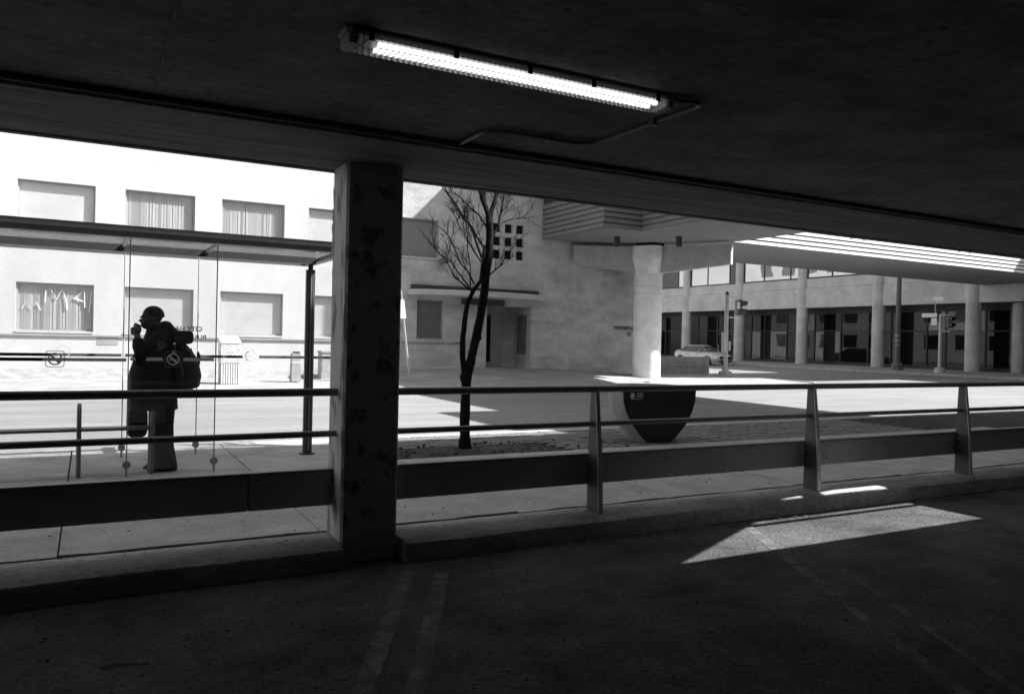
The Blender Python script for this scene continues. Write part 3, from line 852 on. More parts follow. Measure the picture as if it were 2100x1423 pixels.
# --- clothing
ct = MB()
ct.loft([oval(.622, PY, .655, .245, .245, 28), oval(.618, PY, .72, .242, .245, 28), oval(.612, PY, .90, .238, .245, 28), oval(.612, PY, 1.05, .232, .25, 28),
         oval(.628, PY, 1.20, .205, .24, 28), oval(.64, PY, 1.32, .155, .225, 28), oval(.655, PY, 1.42, .14, .20, 28), oval(.655, PY, 1.48, .12, .15, 28), oval(.64, PY-.02, 1.55, .095, .10, 28)])
ct.tube([Ls+Vector((.01, .0, .015)), (Ls+Le)/2+Vector((0, 0, .0)), Le, (Le*0.45+Lh*0.55), Le*.16+Lh*.84], [.098, .088, .080, .064, .050], 16)
ct.ell(Le, (.08, .078, .078), 14, 10)
ct.tube([Rs, (Rs+Re)/2, Re, (Re+Rh)/2, Re*.12+Rh*.88], [.095, .085, .072, .062, .052], 16)
ct.ell((.725, 9.15, 1.52), (.085, .13, .085), 16, 12)
ct.ell((.79, 9.15, 1.45), (.08, .14, .09), 16, 12)             # hood lying on the back
ct.ell((.70, 9.14, 1.51), (.10, .12, .05), 16, 12)
for k in range(46):                                                # folds
    a = rnd.uniform(0, 6.28); z = rnd.uniform(.68, 1.38)
    r = .21 if z < 1.1 else .17
    ct.ell((.615+r*math.cos(a), PY+(r+.022)*math.sin(a), z), (.016, .016, rnd.uniform(.04, .11)), 8, 6)
coat = ct.build("coat", MT["coat"], ps, fuse=0.011, relax=4)
tr = MB()
for yy, dx in ((9.06, 0.0), (9.27, -.03)):
    tr.loft([oval(.73+dx, yy, .80, .11, .105), oval(.725+dx, yy, .50, .092, .09), oval(.735+dx, yy, .28, .088, .085), oval(.75+dx, yy, .10, .105, .09), oval(.755+dx, yy, .035, .112, .092)])
tr.build("trousers", MT["trousers"], ps, fuse=0.012, relax=3)
for yy, dx in ((9.06, 0.0), (9.27, -.03)):
    MB().loft([oval(.715+dx, yy, .002, .148, .052), oval(.715+dx, yy, .028, .148, .052), oval(.73+dx, yy, .06, .12, .047), oval(.76+dx, yy, .095, .07, .045)]).build("shoe", MT["shoe"], ps, smooth=True)
hr = MB()
rings = []
for a in range(0, 9):
    t = math.radians(8+a*11.5)
    rings.append([(hx+.016+.108*math.sin(t)*math.cos(q*math.pi/10)+.004, hy+.084*math.sin(t)*math.sin(q*math.pi/10), max(1.655+.104*math.cos(t), 1.668 if math.cos(q*math.pi/10) < -.3 else 1.60)) for q in range(20)])
hr.loft(rings, True)
hr.build("hair", MT["hair"], ps, smooth=True)
gl = MB()
for s_ in (-1, 1):
    gl.tube([(hx-.098, hy+s_*.005, 1.630), (hx-.106, hy+s_*.012, 1.640), (hx-.104, hy+s_*.05, 1.640), (hx-.09, hy+s_*.068, 1.638), (hx+.01, hy+s_*.083, 1.635)], .0038, 6)
    gl.tube([(hx-.106, hy+s_*.012, 1.640), (hx-.104, hy+s_*.014, 1.606), (hx-.096, hy+s_*.05, 1.606), (hx-.09, hy+s_*.066, 1.638)], .003, 6)
gl.build("glasses", MT["black"], ps, smooth=True)
# shoulder patch on the near sleeve: shield with a ring and a bar
pt = thing
mb = MB(); cxp, czp, yp = .655, 1.335, 8.868
shield = [(-.048, .012), (-.03, .040), (0, .048), (.035, .040), (.055, .018), (.04, -.012), (.005, -.045), (-.03, -.045), (-.048, -.02)]
rg = [[(cxp+a*k, yp+y, czp+b*k) for a, b in shield] for k, y in ((1, 0.02), (1, -.004), (.9, -.007))]
mb.loft(rg)
pa = mb.build("shoulder_patch", MT["patch"], ps)
mb = MB(); rg = [[(cxp+a*k, yp+y, czp+b*k) for a, b in shield] for k, y in ((.82, -.006), (.80, -.009))]
mb.loft(rg); mb.build("field", MT["coat"], pa)
ring_mb(cxp, yp-.0105, czp, .026, .007, 18).build("crest", MT["patch"], pa)
B(cxp-.02, cxp+.02, yp-.012, yp-.0095, czp-.006, czp+.004).build("crest_bar", MT["patch"], pa)

bp = thing("backpack", "large dark backpack with a rolled bundle on top, worn by the person in the shelter", "backpack", (.93, 9.13, .86))
mb = MB()
mb.loft([oval(.90, 9.13, .865, .10, .12, 20), oval(.93, 9.13, .90, .145, .16, 20), oval(.945, 9.13, 1.02, .150, .175, 20), oval(.93, 9.13, 1.15, .135, .175, 20), oval(.895, 9.13, 1.28, .105, .165, 20), oval(.86, 9.13, 1.36, .07, .14, 20)])
for k in range(14):
    a = rnd.uniform(-1.4, 1.4); z = rnd.uniform(.92, 1.28)
    mb.ell((.93+.14*math.cos(a), 9.13+.165*math.sin(a), z), (.018, .018, .06), 8, 6)
mb.build("bag_body", MT["pack"], bp, fuse=0.011, relax=3)
MB().loft([[(.895+.095*math.copysign(abs(math.cos(q*math.pi/12))**.5, math.cos(q*math.pi/12)), y, 1.43+.072*math.copysign(abs(math.sin(q*math.pi/12))**.6, math.sin(q*math.pi/12))) for q in range(24)] for y in (8.97, 9.0, 9.13, 9.28, 9.31)]).build("bundle", MT["pack"], bp, smooth=True)
MB().loft([oval(.84, 9.13, 1.44, .10, .11, 16), oval(.86, 9.13, 1.48, .10, .11, 16), oval(.87, 9.13, 1.50, .07, .09, 16)]).build("lid_flap", MT["pack"], bp, smooth=True)
for y in (8.96, 9.26):
    MB().tube([(.80, y, 1.36), (.83, y-.01, 1.22), (.88, y-.012, 1.10), (.89, y-.008, 1.02)], .008, 6).build("strap", MT["strap"], bp)
B(.775, .805, 8.915, 8.922, 1.245, 1.29).build("tag", MT["etch_light"], bp)
cp = thing("cup", "paper cup held up to the mouth of the person in the shelter", "cup", (.43, 9.1, 1.44))
R = Matrix.Rotation(math.radians(24), 3, 'Y')
mb = MB(); c0 = Vector((.432, 9.082, 1.498))
mb.loft([[c0+R@Vector((r*math.cos(q*math.pi/10), r*math.sin(q*math.pi/10), z)) for q in range(20)] for z, r in ((-.058, .029), (-.055, .030), (.05, .038), (.052, .038))])
mb.build("cup_body", MT["paper"], cp, smooth=True)
mb = MB()
mb.loft([[c0+R@Vector((r*math.cos(q*math.pi/10), r*math.sin(q*math.pi/10), z)) for q in range(20)] for z, r in ((.05, .0405), (.058, .0405), (.061, .036), (.066, .034), (.067, .01))])
mb.build("cup_lid", MT["black"], cp, smooth=True)
hb = thing("handbag", "dark soft bag hanging from the right hand of the person in the shelter", "bag", (.48, 9.37, .34))
mb = MB()
def rr(y, k):
    o = []
    for a in range(0, 360, 18):
        c, s_ = math.cos(math.radians(a)), math.sin(math.radians(a))
        o.append((.478+.105*k*math.copysign(abs(c)**.5, c), y, .50+.165*k*math.copysign(abs(s_)**.5, s_)))
    return o
mb.loft([rr(9.30, .80), rr(9.315, .95), rr(9.34, 1), rr(9.40, 1), rr(9.425, .95), rr(9.44, .8)])
mb.build("bag_body", MT["pack"], hb, smooth=True)
MB().tube([(.40, 9.37, .64), (.405, 9.37, .72), (.43, 9.367, .772), (.455, 9.367, .772), (.53, 9.37, .70), (.545, 9.37, .64)], .008, 6).build("handle", MT["pack"], hb, smooth=True)

# ================================================================== TREE, PLANTER
te = thing("street_tree", "bare young street tree with forked dark trunk and thin twigs in a soil pit", "tree", (4.45, 9.46, 0))
def limb(mb, pts, r0, r1, n=9, dy=0.0, jit=0.004):
    m = len(pts); P = []
    for i, (x, z) in enumerate(pts):
        P.append(Vector((x, 9.46+dy*i/(m-1) + (rnd.uniform(-jit, jit) if 0 < i else 0), z)))
    # resample with a little wobble
    Q = []; Rr = []
    for a, b in zip(P, P[1:]):
        k = max(2, int((b-a).length/0.09))
        for i in range(k): Q.append(a.lerp(b, i/k))
    Q.append(P[-1]); L = len(Q)-1
    for i in range(1, L): Q[i] = Q[i] + Vector((rnd.uniform(-1, 1), rnd.uniform(-1, 1), rnd.uniform(-1, 1)))*min(0.004, r0*0.15)
    r0, r1 = r0*.86, r1*.86
    Rr = [(r0+(r1-r0)*(i/L))*rnd.uniform(.95, 1.06) for i in range(L+1)]
    mb.tube(Q, Rr, n); return Q, Rr
TW = MB()
def twigs(mb, Q, start=0.2, dens=11.0, ln=0.36, r=0.0040, up_=0.55, depth=2):
    L = sum((b-a).length for a, b in zip(Q, Q[1:]))
    for k in range(int(L*dens)):
        i = rnd.randrange(int(len(Q)*start), len(Q)-1) if len(Q)*start < len(Q)-2 else len(Q)-2
        p = Q[i]; d = (Q[i+1]-Q[i]).normalized()
        side = Vector((rnd.uniform(-1, 1), rnd.uniform(-.8, .8), rnd.uniform(-.2, 1))).normalized()
        d2 = (d*0.75+side*0.75+Vector((0, 0, up_*.4))).normalized()
        l = ln*rnd.uniform(.4, 1.2); pts = [p]; q = p
        for s_ in range(4):
            d2 = (d2+Vector((rnd.uniform(-.22, .22), rnd.uniform(-.22, .22), rnd.uniform(-.1, .22)))).normalized()
            q = q+d2*l/4; pts.append(q)
        mb.tube(pts, [r, r*.9, r*.75, r*.6, r*.4], 4, cap=False)
        if depth > 1: twigs(mb, pts, 0.25, 16.0, ln*.5, r*.75, up_, depth-1)
tk = MB()
limb(tk, [(4.45, -.05), (4.44, .41), (4.45, .80), (4.46, .99), (4.53, 1.26), (4.59, 1.52), (4.65, 1.85), (4.69, 2.12), (4.71, 2.36), (4.75, 2.59), (4.76, 2.88), (4.75, 3.06)], .080, .058, 12)
tk.tube([(4.45, 9.46, -.05), (4.45, 9.46, .05), (4.45, 9.46, .16)], [.10, .09, .076], 12)
tk.ell((4.445, 9.46, .97), (.085, .075, .10), 12, 9)
for z, x in ((1.5, 4.63), (2.0, 4.71), (1.1, 4.40), (1.3, 4.36)): tk.ell((x, 9.44, z), (.026, .03, .035), 8, 6)
limb(tk, [(4.44, .93), (4.385, 1.25), (4.38, 1.51), (4.40, 1.71), (4.43, 1.97), (4.51, 2.13), (4.63, 2.29)], .05, .03, 10, -0.05)
tk.build("trunk", MT["bark"], te, smooth=True)
cr = MB(); BR = []
BR.append(limb(cr, [(4.63, 2.29), (4.65, 2.47), (4.68, 2.75)], .028, .02, 8, 0)[0])
for pts, r0, dy in (
    ([(4.49, 2.13), (4.21, 2.29), (4.1, 2.42), (3.99, 2.49)], .014, -.25), ([(4.49, 2.15), (4.31, 2.39), (4.27, 2.5), (4.11, 2.6), (4.07, 2.69), (4.0, 2.95)], .013, .3),
    ([(4.54, 2.22), (4.42, 2.39), (4.3, 2.47), (4.2, 2.65), (4.08, 2.83), (3.98, 2.91)], .014, -.15), ([(4.48, 2.19), (4.49, 2.46), (4.47, 2.69), (4.49, 2.9), (4.47, 3.2)], .011, .2),
    ([(4.63, 2.53), (4.49, 2.65), (4.34, 2.8), (4.19, 2.96), (4.06, 3.14)], .014, -.3), ([(4.65, 2.56), (4.57, 2.76), (4.51, 2.92), (4.42, 3.05), (4.34, 3.17), (4.23, 3.31), (4.1, 3.46), (3.95, 3.75)], .019, .1),
    ([(4.68, 2.71), (4.54, 2.86), (4.45, 2.98), (4.29, 3.07), (4.17, 3.19), (4.02, 3.37), (3.85, 3.65)], .018, -.25), ([(4.7, 3.0), (4.61, 3.16), (4.5, 3.27), (4.41, 3.39), (4.31, 3.46), (4.15, 3.8)], .014, .35),
    ([(4.77, 2.36), (4.89, 2.48), (4.99, 2.67), (5.14, 2.86), (5.25, 2.96)], .013, -.2), ([(4.81, 2.89), (4.9, 3.05), (4.96, 3.17), (5.02, 3.36), (5.05, 3.47), (5.15, 3.9)], .02, .25),
    ([(4.92, 3.07), (5.03, 3.12), (5.19, 3.15), (5.34, 3.17)], .008, -.2), ([(5.0, 3.28), (5.1, 3.43), (5.25, 3.44)], .008, .2),
    ([(4.73, 3.0), (4.72, 3.19), (4.63, 3.34), (4.57, 3.47), (4.45, 3.9), (4.40, 4.5)], .045, -.1), ([(4.75, 3.02), (4.79, 3.22), (4.85, 3.37), (4.9, 3.48), (5.05, 3.95), (5.15, 4.6)], .042, .15),
    ([(4.66, 3.3), (4.68, 3.5), (4.66, 3.9), (4.72, 4.4)], .028, .2)):
    BR.append(limb(cr, pts, r0, r0*.35, 7, dy, .02)[0])
for q in BR: twigs(TW, q)
cr.build("branches", MT["bark"], te, smooth=True)
stuff(TW.build("twigs", MT["bark"], te))

pl = thing("planter", "bowl-shaped concrete planter with a flat dark cut face, on the brick paving", "planter", (7.42, 9.55, 0))
# bowl of revolution cut by a vertical plane whose normal looks at the garage, slightly right
pc = Vector((7.60, 9.49)); nrm = Vector((-0.25, -0.97)).normalized(); tng = Vector((-nrm.y, nrm.x))
dcut = 0.30
prof = [(0.35, 0.0), (0.42, 0.10), (0.53, 0.27), (0.61, 0.45), (0.655, 0.62), (0.665, 0.83)]
def bowl(rs, z, n=28):
    """outline of the bowl at height z kept behind the cut plane, starting and ending on the cut"""
    h = math.sqrt(max(rs*rs-dcut*dcut, 0.0004)); a0 = math.atan2(dcut, h)
    o = []
    for i in range(n+1):
        t = a0 + (2*math.pi-2*(math.pi/2-a0)-0)*0
        ang = math.pi - a0 + 0
        th = (math.pi-a0) + (math.pi+2*a0)*i/n
        u, w = rs*math.cos(th), rs*math.sin(th)          # u along tangent, w along the normal
        o.append((pc.x+tng.x*u+nrm.x*w, pc.y+tng.y*u+nrm.y*w, z))
    return o
pb = MB().loft([bowl(r, z) for r, z in prof]+[bowl(.58, .83), bowl(.53, .74)])
pb.build("bowl", MT["planter"], pl, smooth=True)
face = []
for r, z in prof:
    h = math.sqrt(r*r-dcut*dcut)
    face.append((-h*0.995, z)); 
pf = MB()
poly = [(-math.sqrt(r*r-dcut*dcut), z) for r, z in prof] + [(math.sqrt(r*r-dcut*dcut), z) for r, z in reversed(prof)]
f3 = lambda u, w, z: (pc.x+tng.x*u+nrm.x*w, pc.y+tng.y*u+nrm.y*w, z)
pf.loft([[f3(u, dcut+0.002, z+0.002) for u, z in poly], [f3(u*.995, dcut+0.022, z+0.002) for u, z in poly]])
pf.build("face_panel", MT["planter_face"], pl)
# small emblem plate: disc and wavy lines
eb = MB()
for i in range(12):
    a, b = i*math.pi/6, (i+1)*math.pi/6
    eb.quad(f3(-.44, dcut+.0235, .70), f3(-.44+.035*math.cos(a), dcut+.0235, .70+.045*math.sin(a)), f3(-.44+.035*math.cos(b), dcut+.0235, .70+.045*math.sin(b)))
for z in (.725, .70, .675):
    for i in range(5):
        u = -.38+.022*i; w = .006*(i % 2)
        eb.quad(f3(u, dcut+.0235, z+w), f3(u+.022, dcut+.0235, z+.006-w), f3(u+.022, dcut+.0235, z+.016-w), f3(u, dcut+.0235, z+.01+w))
eb.quad(f3(-.46, dcut+.0235, .645), f3(-.28, dcut+.0235, .645), f3(-.28, dcut+.0235, .652), f3(-.46, dcut+.0235, .652))
eb.build("emblem", MT["etch"], pl)

# small litter
o = MB().tube([(0.07, 4.24, -.145), (0.18, 4.23, -.142), (0.29, 4.20, -.145)], .004, 5).build("twig", MT["twig"]); tag(o, "thin dry twig lying on the dark garage floor", "twig")
lm = MB()
for k in range(150):
    x = rnd.uniform(2.6, 6.2); y = 5.31-abs(rnd.gauss(0, .06)); s_ = rnd.uniform(.008, .03); a = rnd.uniform(0, 3)
    dx, dy = math.cos(a)*s_, math.sin(a)*s_
    lm.quad((x-dx, y-dy, -.147), (x+dy*.5, y-dx*.5, -.142+rnd.uniform(0, .01)), (x+dx, y+dy, -.145), (x-dy*.5, y+dx*.5, -.140))
stuff(lm.build("leaf_litter", MT["leaf"]))
lm = MB()
for k in range(220):
    x, y = rnd.uniform(-.5, 10), rnd.uniform(1.5, 5.2); s_ = rnd.uniform(.003, .010)
    lm.ell((x, y, -.148), (s_*1.3, s_, s_*.7), 5, 4)
stuff(lm.build("grit", MT["gap"]))
lm = MB()
for k in range(120):
    x, y = rnd.uniform(-1, 10), rnd.uniform(5.45, 7.5); s_ = rnd.uniform(.003, .010)
    lm.ell((x, y, .004), (s_*1.3, s_, s_*.6), 5, 4)
stuff(lm.build("sidewalk_grit", MT["gap"]))

# ================================================================== WHITE STUCCO BUILDING across the street
FY = 26.3
sb = thing("stucco_building", "white stucco building with recessed windows across the street, door under a curved canopy", "building", (5, FY, 0))
WU = [(-1.84+2.755*k, -1.84+2.755*k+1.96) for k in range(-3, 5)]
holes = []
wins = []
for i, (a, b) in enumerate(WU):
    holes.append((a, b, 4.38, 5.76)); wins.append((a, b, 4.38, 5.76, i, 1))
    if a < 7: holes.append((a, b, 1.44, 2.83)); wins.append((a, b, 1.44, 2.83, i, 0))
holes.append((10.36, 11.40, 1.44, 2.88)); wins.append((10.36, 11.40, 1.44, 2.88, 9, 2))
gb = [(13.36+.50*i, 13.36+.50*i+.33, 4.55+.50*j, 4.55+.50*j+.34) for i in range(3) for j in range(3)]
holes += gb
door = (13.17, 15.10, 0.38, 2.76)
front = lambda u, v, d: (u, FY+d, v)
SX = 8.8                                                   # change of render tone between two windows
mb = MB(); wall(mb, front, -12, SX, 1.352, 10.4, [h for h in holes if h[1] < SX], 0.15)
mb.build("wall", MT["stucco"], sb)
mb = MB(); wall(mb, front, SX, 12.1, 1.352, 10.4, [h for h in holes if h[0] > SX and h[1] < 12.1], 0.15)
wall(mb, front, 12.1, 20.3, -0.2, 10.4, gb + [door], 0.16)
mb.build("wall", MT["stucco_b"], sb)
# lower wall below the sill line (set a little back) and stained base
B(-12, SX, FY+0.006, FY+0.2, 0.32, 1.30).build("wall", MT["stucco"], sb)
B(SX, 12.1, FY+0.006, FY+0.2, 0.32, 1.30).build("wall", MT["stucco_b"], sb)
mb = MB()
for a, b in ((-12, 6.5), (6.5, 9.8), (9.8, 12.1)):
    mb.quad((a, FY+.002, -.2), (b, FY+.002, -.2), (b, FY+.002, .32+base_z(b)*.4), (a, FY+.002, .32+base_z(a)*.4))
mb.build("wall_base", MT["stucco_base"], sb)
B(-12, 11.9, FY-0.045, FY+0.10, 1.303, 1.349).build("sill_band", MT["sill"], sb)
# inside of the entrance
ex0, ex1, ez0, ez1 = door
mb = MB(); D = 1.35
mb.quad((ex1, FY+.16, ez0), (ex1, FY+D, ez0), (ex1, FY+D, ez1), (ex1, FY+.16, ez1))
mb.quad((ex0, FY+.16, ez0), (ex0, FY+D, ez0), (ex0, FY+D, ez1), (ex0, FY+.16, ez1))
mb.quad((ex0, FY+.16, ez1), (ex1, FY+.16, ez1), (ex1, FY+D, ez1), (ex0, FY+D, ez1))
mb.quad((ex0, FY, ez0+.01), (ex1, FY, ez0+.01), (ex1, FY+D, ez0+.01), (ex0, FY+D, ez0+.01))
mb.quad((ex0, FY+D, ez0), (ex1, FY+D, ez0), (ex1, FY+D, ez1), (ex0, FY+D, ez1))
mb.build("entrance_recess", MT["stucco_b"], sb)
dr = B(13.55, 14.55, FY+D-.05, FY+D-.002, ez0+.015, 2.55).build("door", MT["wframe"], sb)
B(13.62, 14.0, FY+D-.058, FY+D-.0505, .60, 2.45).build("door_glass", MT["glass_low"], dr)
B(14.06, 14.10, FY+D-.075, FY+D-.0505, 1.2, 1.6).build("handle", MT["steel"], dr)
pn = B(ex1-.012, ex1-.002, FY+.35, FY+1.1, .95, 2.45).build("wall_panel", MT["blind_dark"], sb)
B(ex1-.035, ex1-.0125, FY+.31, FY+1.14, 2.452, 2.49).build("panel_trim", MT["wframe"], pn)
# windows
for a, b, c, d, i, k in wins:
    f = MB()
    y0, y1 = FY+.10, FY+.148
    t = 0.045
    f.box(a, b, y0, y1, c, c+t).box(a, b, y0, y1, d-t, d).box(a, a+t, y0, y1, c+t, d-t).box(b-t, b, y0, y1, c+t, d-t)
    w = f.build("window", MT["wframe"] if k < 2 else MT["sill"], sb)
    pane_ = B(a+t, b-t, FY+.120, FY+.126, c+t, d-t).build("pane", MT["pane"], w)
    striped = (i in (4, 5) and k == 1) or (i == 3 and k == 0)
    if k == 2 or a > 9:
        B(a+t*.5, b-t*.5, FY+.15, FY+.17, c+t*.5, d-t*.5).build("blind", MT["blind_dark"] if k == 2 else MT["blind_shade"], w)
    elif striped:
        mb = MB(); x = a+.02
        while x < b-.05:
            yy = FY+.156+rnd.uniform(-.004, .004); tw = rnd.uniform(-.012, .012)
            mb.quad((x, yy-tw, c+.02), (x+.078, yy+tw, c+.02), (x+.078, yy+tw, d-.02), (x, yy-tw, d-.02)); x += .082
        stuff(mb.build("blind_slats", MT["blind"], w))
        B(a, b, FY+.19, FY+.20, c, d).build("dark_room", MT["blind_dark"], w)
    else:
        B(a+t*.5, b-t*.5, FY+.15, FY+.17, c+t*.5, d-t*.5).build("blind", MT["blind_plain"], w)
    if k < 2: B(a-.0, b+.0, FY-.03, FY+.099, c-.05, c-.002).build("sill", MT["stucco"], w)
    if i == 3 and k == 0:
        mb = MB(); yg = FY+.117
        def stroke(pts, r=.016):
            mb.tube([(a+.15+1.75*u, yg, c+.06+1.27*v) for u, v in pts], r, 5)
        stroke([(.32, .62), (.33, .88), (.40, .90), (.48, .68), (.57, .92), (.62, .70), (.64, .45)])
        stroke([(.74, .70), (.89, .93), (.90, .52)]); stroke([(.76, .72), (.88, .65)])
        stroke([(.965, .40), (1.0, .90), (1.02, .92), (1.06, .6), (1.07, .35)], .013); stroke([(.99, .62), (1.05, .6)], .012)
        stroke([(.0, .45), (.05, .62), (.12, .45), (.2, .6), (.26, .42)], .010)
        mb.build("scratched_letters", MT["scratch"], w)
# small blocked openings
for a, b, c, d in gb:
    o = B(a+.004, b-.004, FY+.13, FY+.158, c+.004, d-.004).build("glass_block", MT["glass_low"], sb)
# curved canopy with flashing, grille below, wall light
mb = MB()
def can(k, z): return [(12.9+2.93*k*math.cos(math.radians(t)), FY-1.05*k*math.sin(math.radians(t)), z) for t in range(0, 181, 6)]
mb.loft([can(.97, 3.02), can(1.0, 3.05), can(1.0, 3.11), can(.985, 3.115), can(.985, 3.135), can(1.0, 3.14), can(1.0, 3.20), can(.97, 3.22)])
cn = mb.build("canopy", MT["stucco"], sb, smooth=True)
B(10.1, 15.35, FY-.13, FY+.01, 3.235, 3.40).build("flashing", MT["dark"], cn)
mb = MB()
gr = mb.box(12.1, 13.9, FY-.021, FY-.003, 2.76, 2.98).build("grille", MT["black"], sb)
for k in range(4): B(12.1, 13.9, FY-.07, FY-.022, 2.78+.055*k, 2.805+.055*k).build("grille_slat", MT["lamp_pole"], gr)
MB().lathe([(.02, 4.20), (.17, 4.21), (.19, 4.27), (.17, 4.34), (.05, 4.36)], 11.28, FY-.2, 16).build("wall_light", MT["lamp_pole"], sb, smooth=True)
B(11.25, 11.31, FY-.2, FY-.002, 4.35, 4.39).build("light_arm", MT["dark"], sb)
B(.23, .78, FY-.004, FY+.004, 1.06, 1.29).build("patch_panel", MT["sill"], sb)
text_mesh("WINNIPEG", .21, "lettering", MT["dark"], sb, Matrix.Translation((19.02, FY-.012, 2.02)) @ Matrix(((1, 0, 0, 0), (0, 0, -1, 0), (0, 1, 0, 0), (0, 0, 0, 1))), .006)
text_mesh("ST", .21, "lettering", MT["dark"], sb, Matrix.Translation((19.72, FY-.012, 1.76)) @ Matrix(((1, 0, 0, 0), (0, 0, -1, 0), (0, 1, 0, 0), (0, 0, 0, 1))), .006)
# east side, roof
side = lambda u, v, d: (20.3-d, u, v)
eh = [(30.0+3.4*k, 31.9+3.4*k, z, z+1.5) for k in range(13) for z in (1.5, 4.4, 7.3, 10.2, 13.1)]
mb = MB(); wall(mb, side, FY+.3, 78, -.2, 16.4, eh, .15)
mb.build("wall", MT["stucco"], sb)
pr = None
for a, b, c, d in eh:
    if pr is None: pr = MB().box(0, .03, 0, b-a-.02, 0, d-c-.02).build("window", MT["glass_up"], sb, world=False); o = pr
    else: o = copy_part(pr, sb, (0, 0, 0))
    o.location = Vector((20.16, a+.01, c+.01))-ORG[sb.name]
B(-12, 20.14, FY+.2, 78, 10.2, 10.398).build("roof", MT["sill"], sb)
B(14, 20.14, FY+.3, 78, 10.4, 16.39).build("upper_block", MT["stucco"], sb)
B(-12, -11.8, FY+.2, 78, -.2, 10.2).build("wall", MT["stucco"], sb)

# ================================================================== ELEVATED WALKWAY
ew = thing("elevated_walkway", "elevated concrete walkway with ribbed cladding crossing above the street on a round pillar", "walkway", (20, 24, 5.43))
Z0, Z1 = 5.43, 10.0
segs = [  # plan outline corners of the bridge body
    [(15.50, 26.295), (15.50, 22.15), (17.12, 22.15), (17.12, 10.9), (16.25, 10.9), (16.25, 5.97), (21.75, 5.97), (21.75, 22.40), (60, 22.40), (60, 28.0), (20.32, 28.0), (20.32, 26.295)]]
out = segs[0]
inset = [(15.56, 26.29), (15.56, 22.21), (17.18, 22.21), (17.18, 10.96), (16.31, 10.96), (16.31, 5.98), (21.69, 5.98), (21.69, 22.46), (59.9, 22.46), (59.9, 27.94), (20.33, 27.94), (20.33, 26.29)]
mb = MB()
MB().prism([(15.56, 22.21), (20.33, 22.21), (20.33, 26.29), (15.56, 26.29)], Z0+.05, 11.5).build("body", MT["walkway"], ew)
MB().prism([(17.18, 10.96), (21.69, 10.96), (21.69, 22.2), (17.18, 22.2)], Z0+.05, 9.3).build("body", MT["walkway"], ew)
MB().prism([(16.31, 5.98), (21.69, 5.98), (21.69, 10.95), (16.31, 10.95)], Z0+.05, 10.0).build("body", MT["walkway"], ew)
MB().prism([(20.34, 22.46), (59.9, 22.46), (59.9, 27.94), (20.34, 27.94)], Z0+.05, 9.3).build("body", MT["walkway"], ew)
mb = MB(); n = len(out)
mb.v = [(x, y, Z0+.02) for x, y in out]+[(x, y, Z0+.049) for x, y in out]
mb.f = [tuple(range(n)), tuple(range(n, 2*n))]+[(i, (i+1) % n, n+(i+1) % n, n+i) for i in range(n)]
so_ = mb.build("soffit", MT["walkway_soffit"], ew)
# soffit boards under the part over the street
x = 17.14
while x < 21.6:
    B(x, x+.205, 6.0, 22.12, Z0-.004, Z0+.0195).build("soffit_board", MT["walkway_soffit"], so_); x += .23
# ribs: laps along each visible face
def rib(p, q, nout, z):
    p, q = Vector((*p, 0)), Vector((*q, 0)); nn = Vector((*nout, 0))
    mb = MB()
    prof = [(-.055, 0), (.012, 0), (.012, .012), (-.018, .13), (-.055, .135)]
    mb.loft([[r+nn*a+Vector((0, 0, z+b)) for a, b in prof] for r in (p, q)])
    return mb
faces = [((15.50, 26.29), (15.50, 22.15), (-1, 0), 7), ((15.49, 22.15), (17.12, 22.15), (0, -1), 8), ((17.12, 22.15), (17.12, 10.9), (-1, 0), 9), ((21.75, 22.40), (60, 22.40), (0, -1), 8), ((16.25, 10.9), (16.25, 6), (-1, 0), 6)]
for p, q, nn, k in faces:
    for i in range(k):
        rib(p, q, nn, Z0+.02+.19*i).build("cladding_rib", MT["rib"] if p[0] > 21 else MT["walkway"], ew)  # ribs on the sunlit face coloured lighter than on the shaded faces
# little roof-edge brackets on the lit side
for x in (28.6, 29.4, 36.2, 37.0):
    B(x, x+.08, 22.33, 22.38, 6.22, 6.42).build("bracket", MT["dark"], ew)
# window band above the cladding on the far left face
w = MB().box(15.49, 15.555, 22.6, 26.2, 6.82, 6.88).box(15.49, 15.555, 22.6, 26.2, 8.0, 8.06)
for y in (22.6, 23.8, 25.0, 26.14): w.box(15.49, 15.555, y, y+.06, 6.88, 8.0)
w = w.build("window", MT["mullion"], ew)
B(15.52, 15.545, 22.66, 26.14, 6.88, 8.0).build("pane", MT["glass_up"], w)
# pillar: round shaft, faceted head, two brackets
cxp, cyp = 19.70, 24.95
MB().lathe([(.56, .02), (.56, 2.1), (.555, 4.22)], cxp, cyp, 36).build("pillar", MT["precast"], ew, smooth=True)
plr = bpy.data.objects["pillar"]
def octo(z, w, ch, sx=0, sy=0):
    return [(cxp+sx+a*w, cyp+sy+b*w, z) for a, b in ((-1+ch, -1), (1-ch, -1), (1, -1+ch), (1, 1-ch), (1-ch, 1), (-1+ch, 1), (-1, 1-ch), (-1, -1+ch))]
na = Vector((-0.84, -0.55)).normalized(); nb = Vector((0.55, -0.84)).normalized()
def head(z, a, k):
    """square block seen along its own axes, corners cut by k (1 = round shaft)"""
    P = []
    for q in range(16):
        t = 2*math.pi*(q+.5)/16; u, v = math.cos(t), math.sin(t)
        m_ = max(abs(u), abs(v)); ru, rv = a*u/m_, a*v/m_
        cu, cv = .56*u, .56*v
        x, y = cu*k+ru*(1-k), cv*k+rv*(1-k)
        P.append((cxp+na.x*x+nb.x*y, cyp+na.y*x+nb.y*y, z))
    return P
MB().loft([head(4.222, .6, 1.0), head(4.40, .6, .7), head(4.78, .6, .04), head(4.84, .6, 0), head(5.33, .6, 0)]).build("capital", MT["precast"], plr)
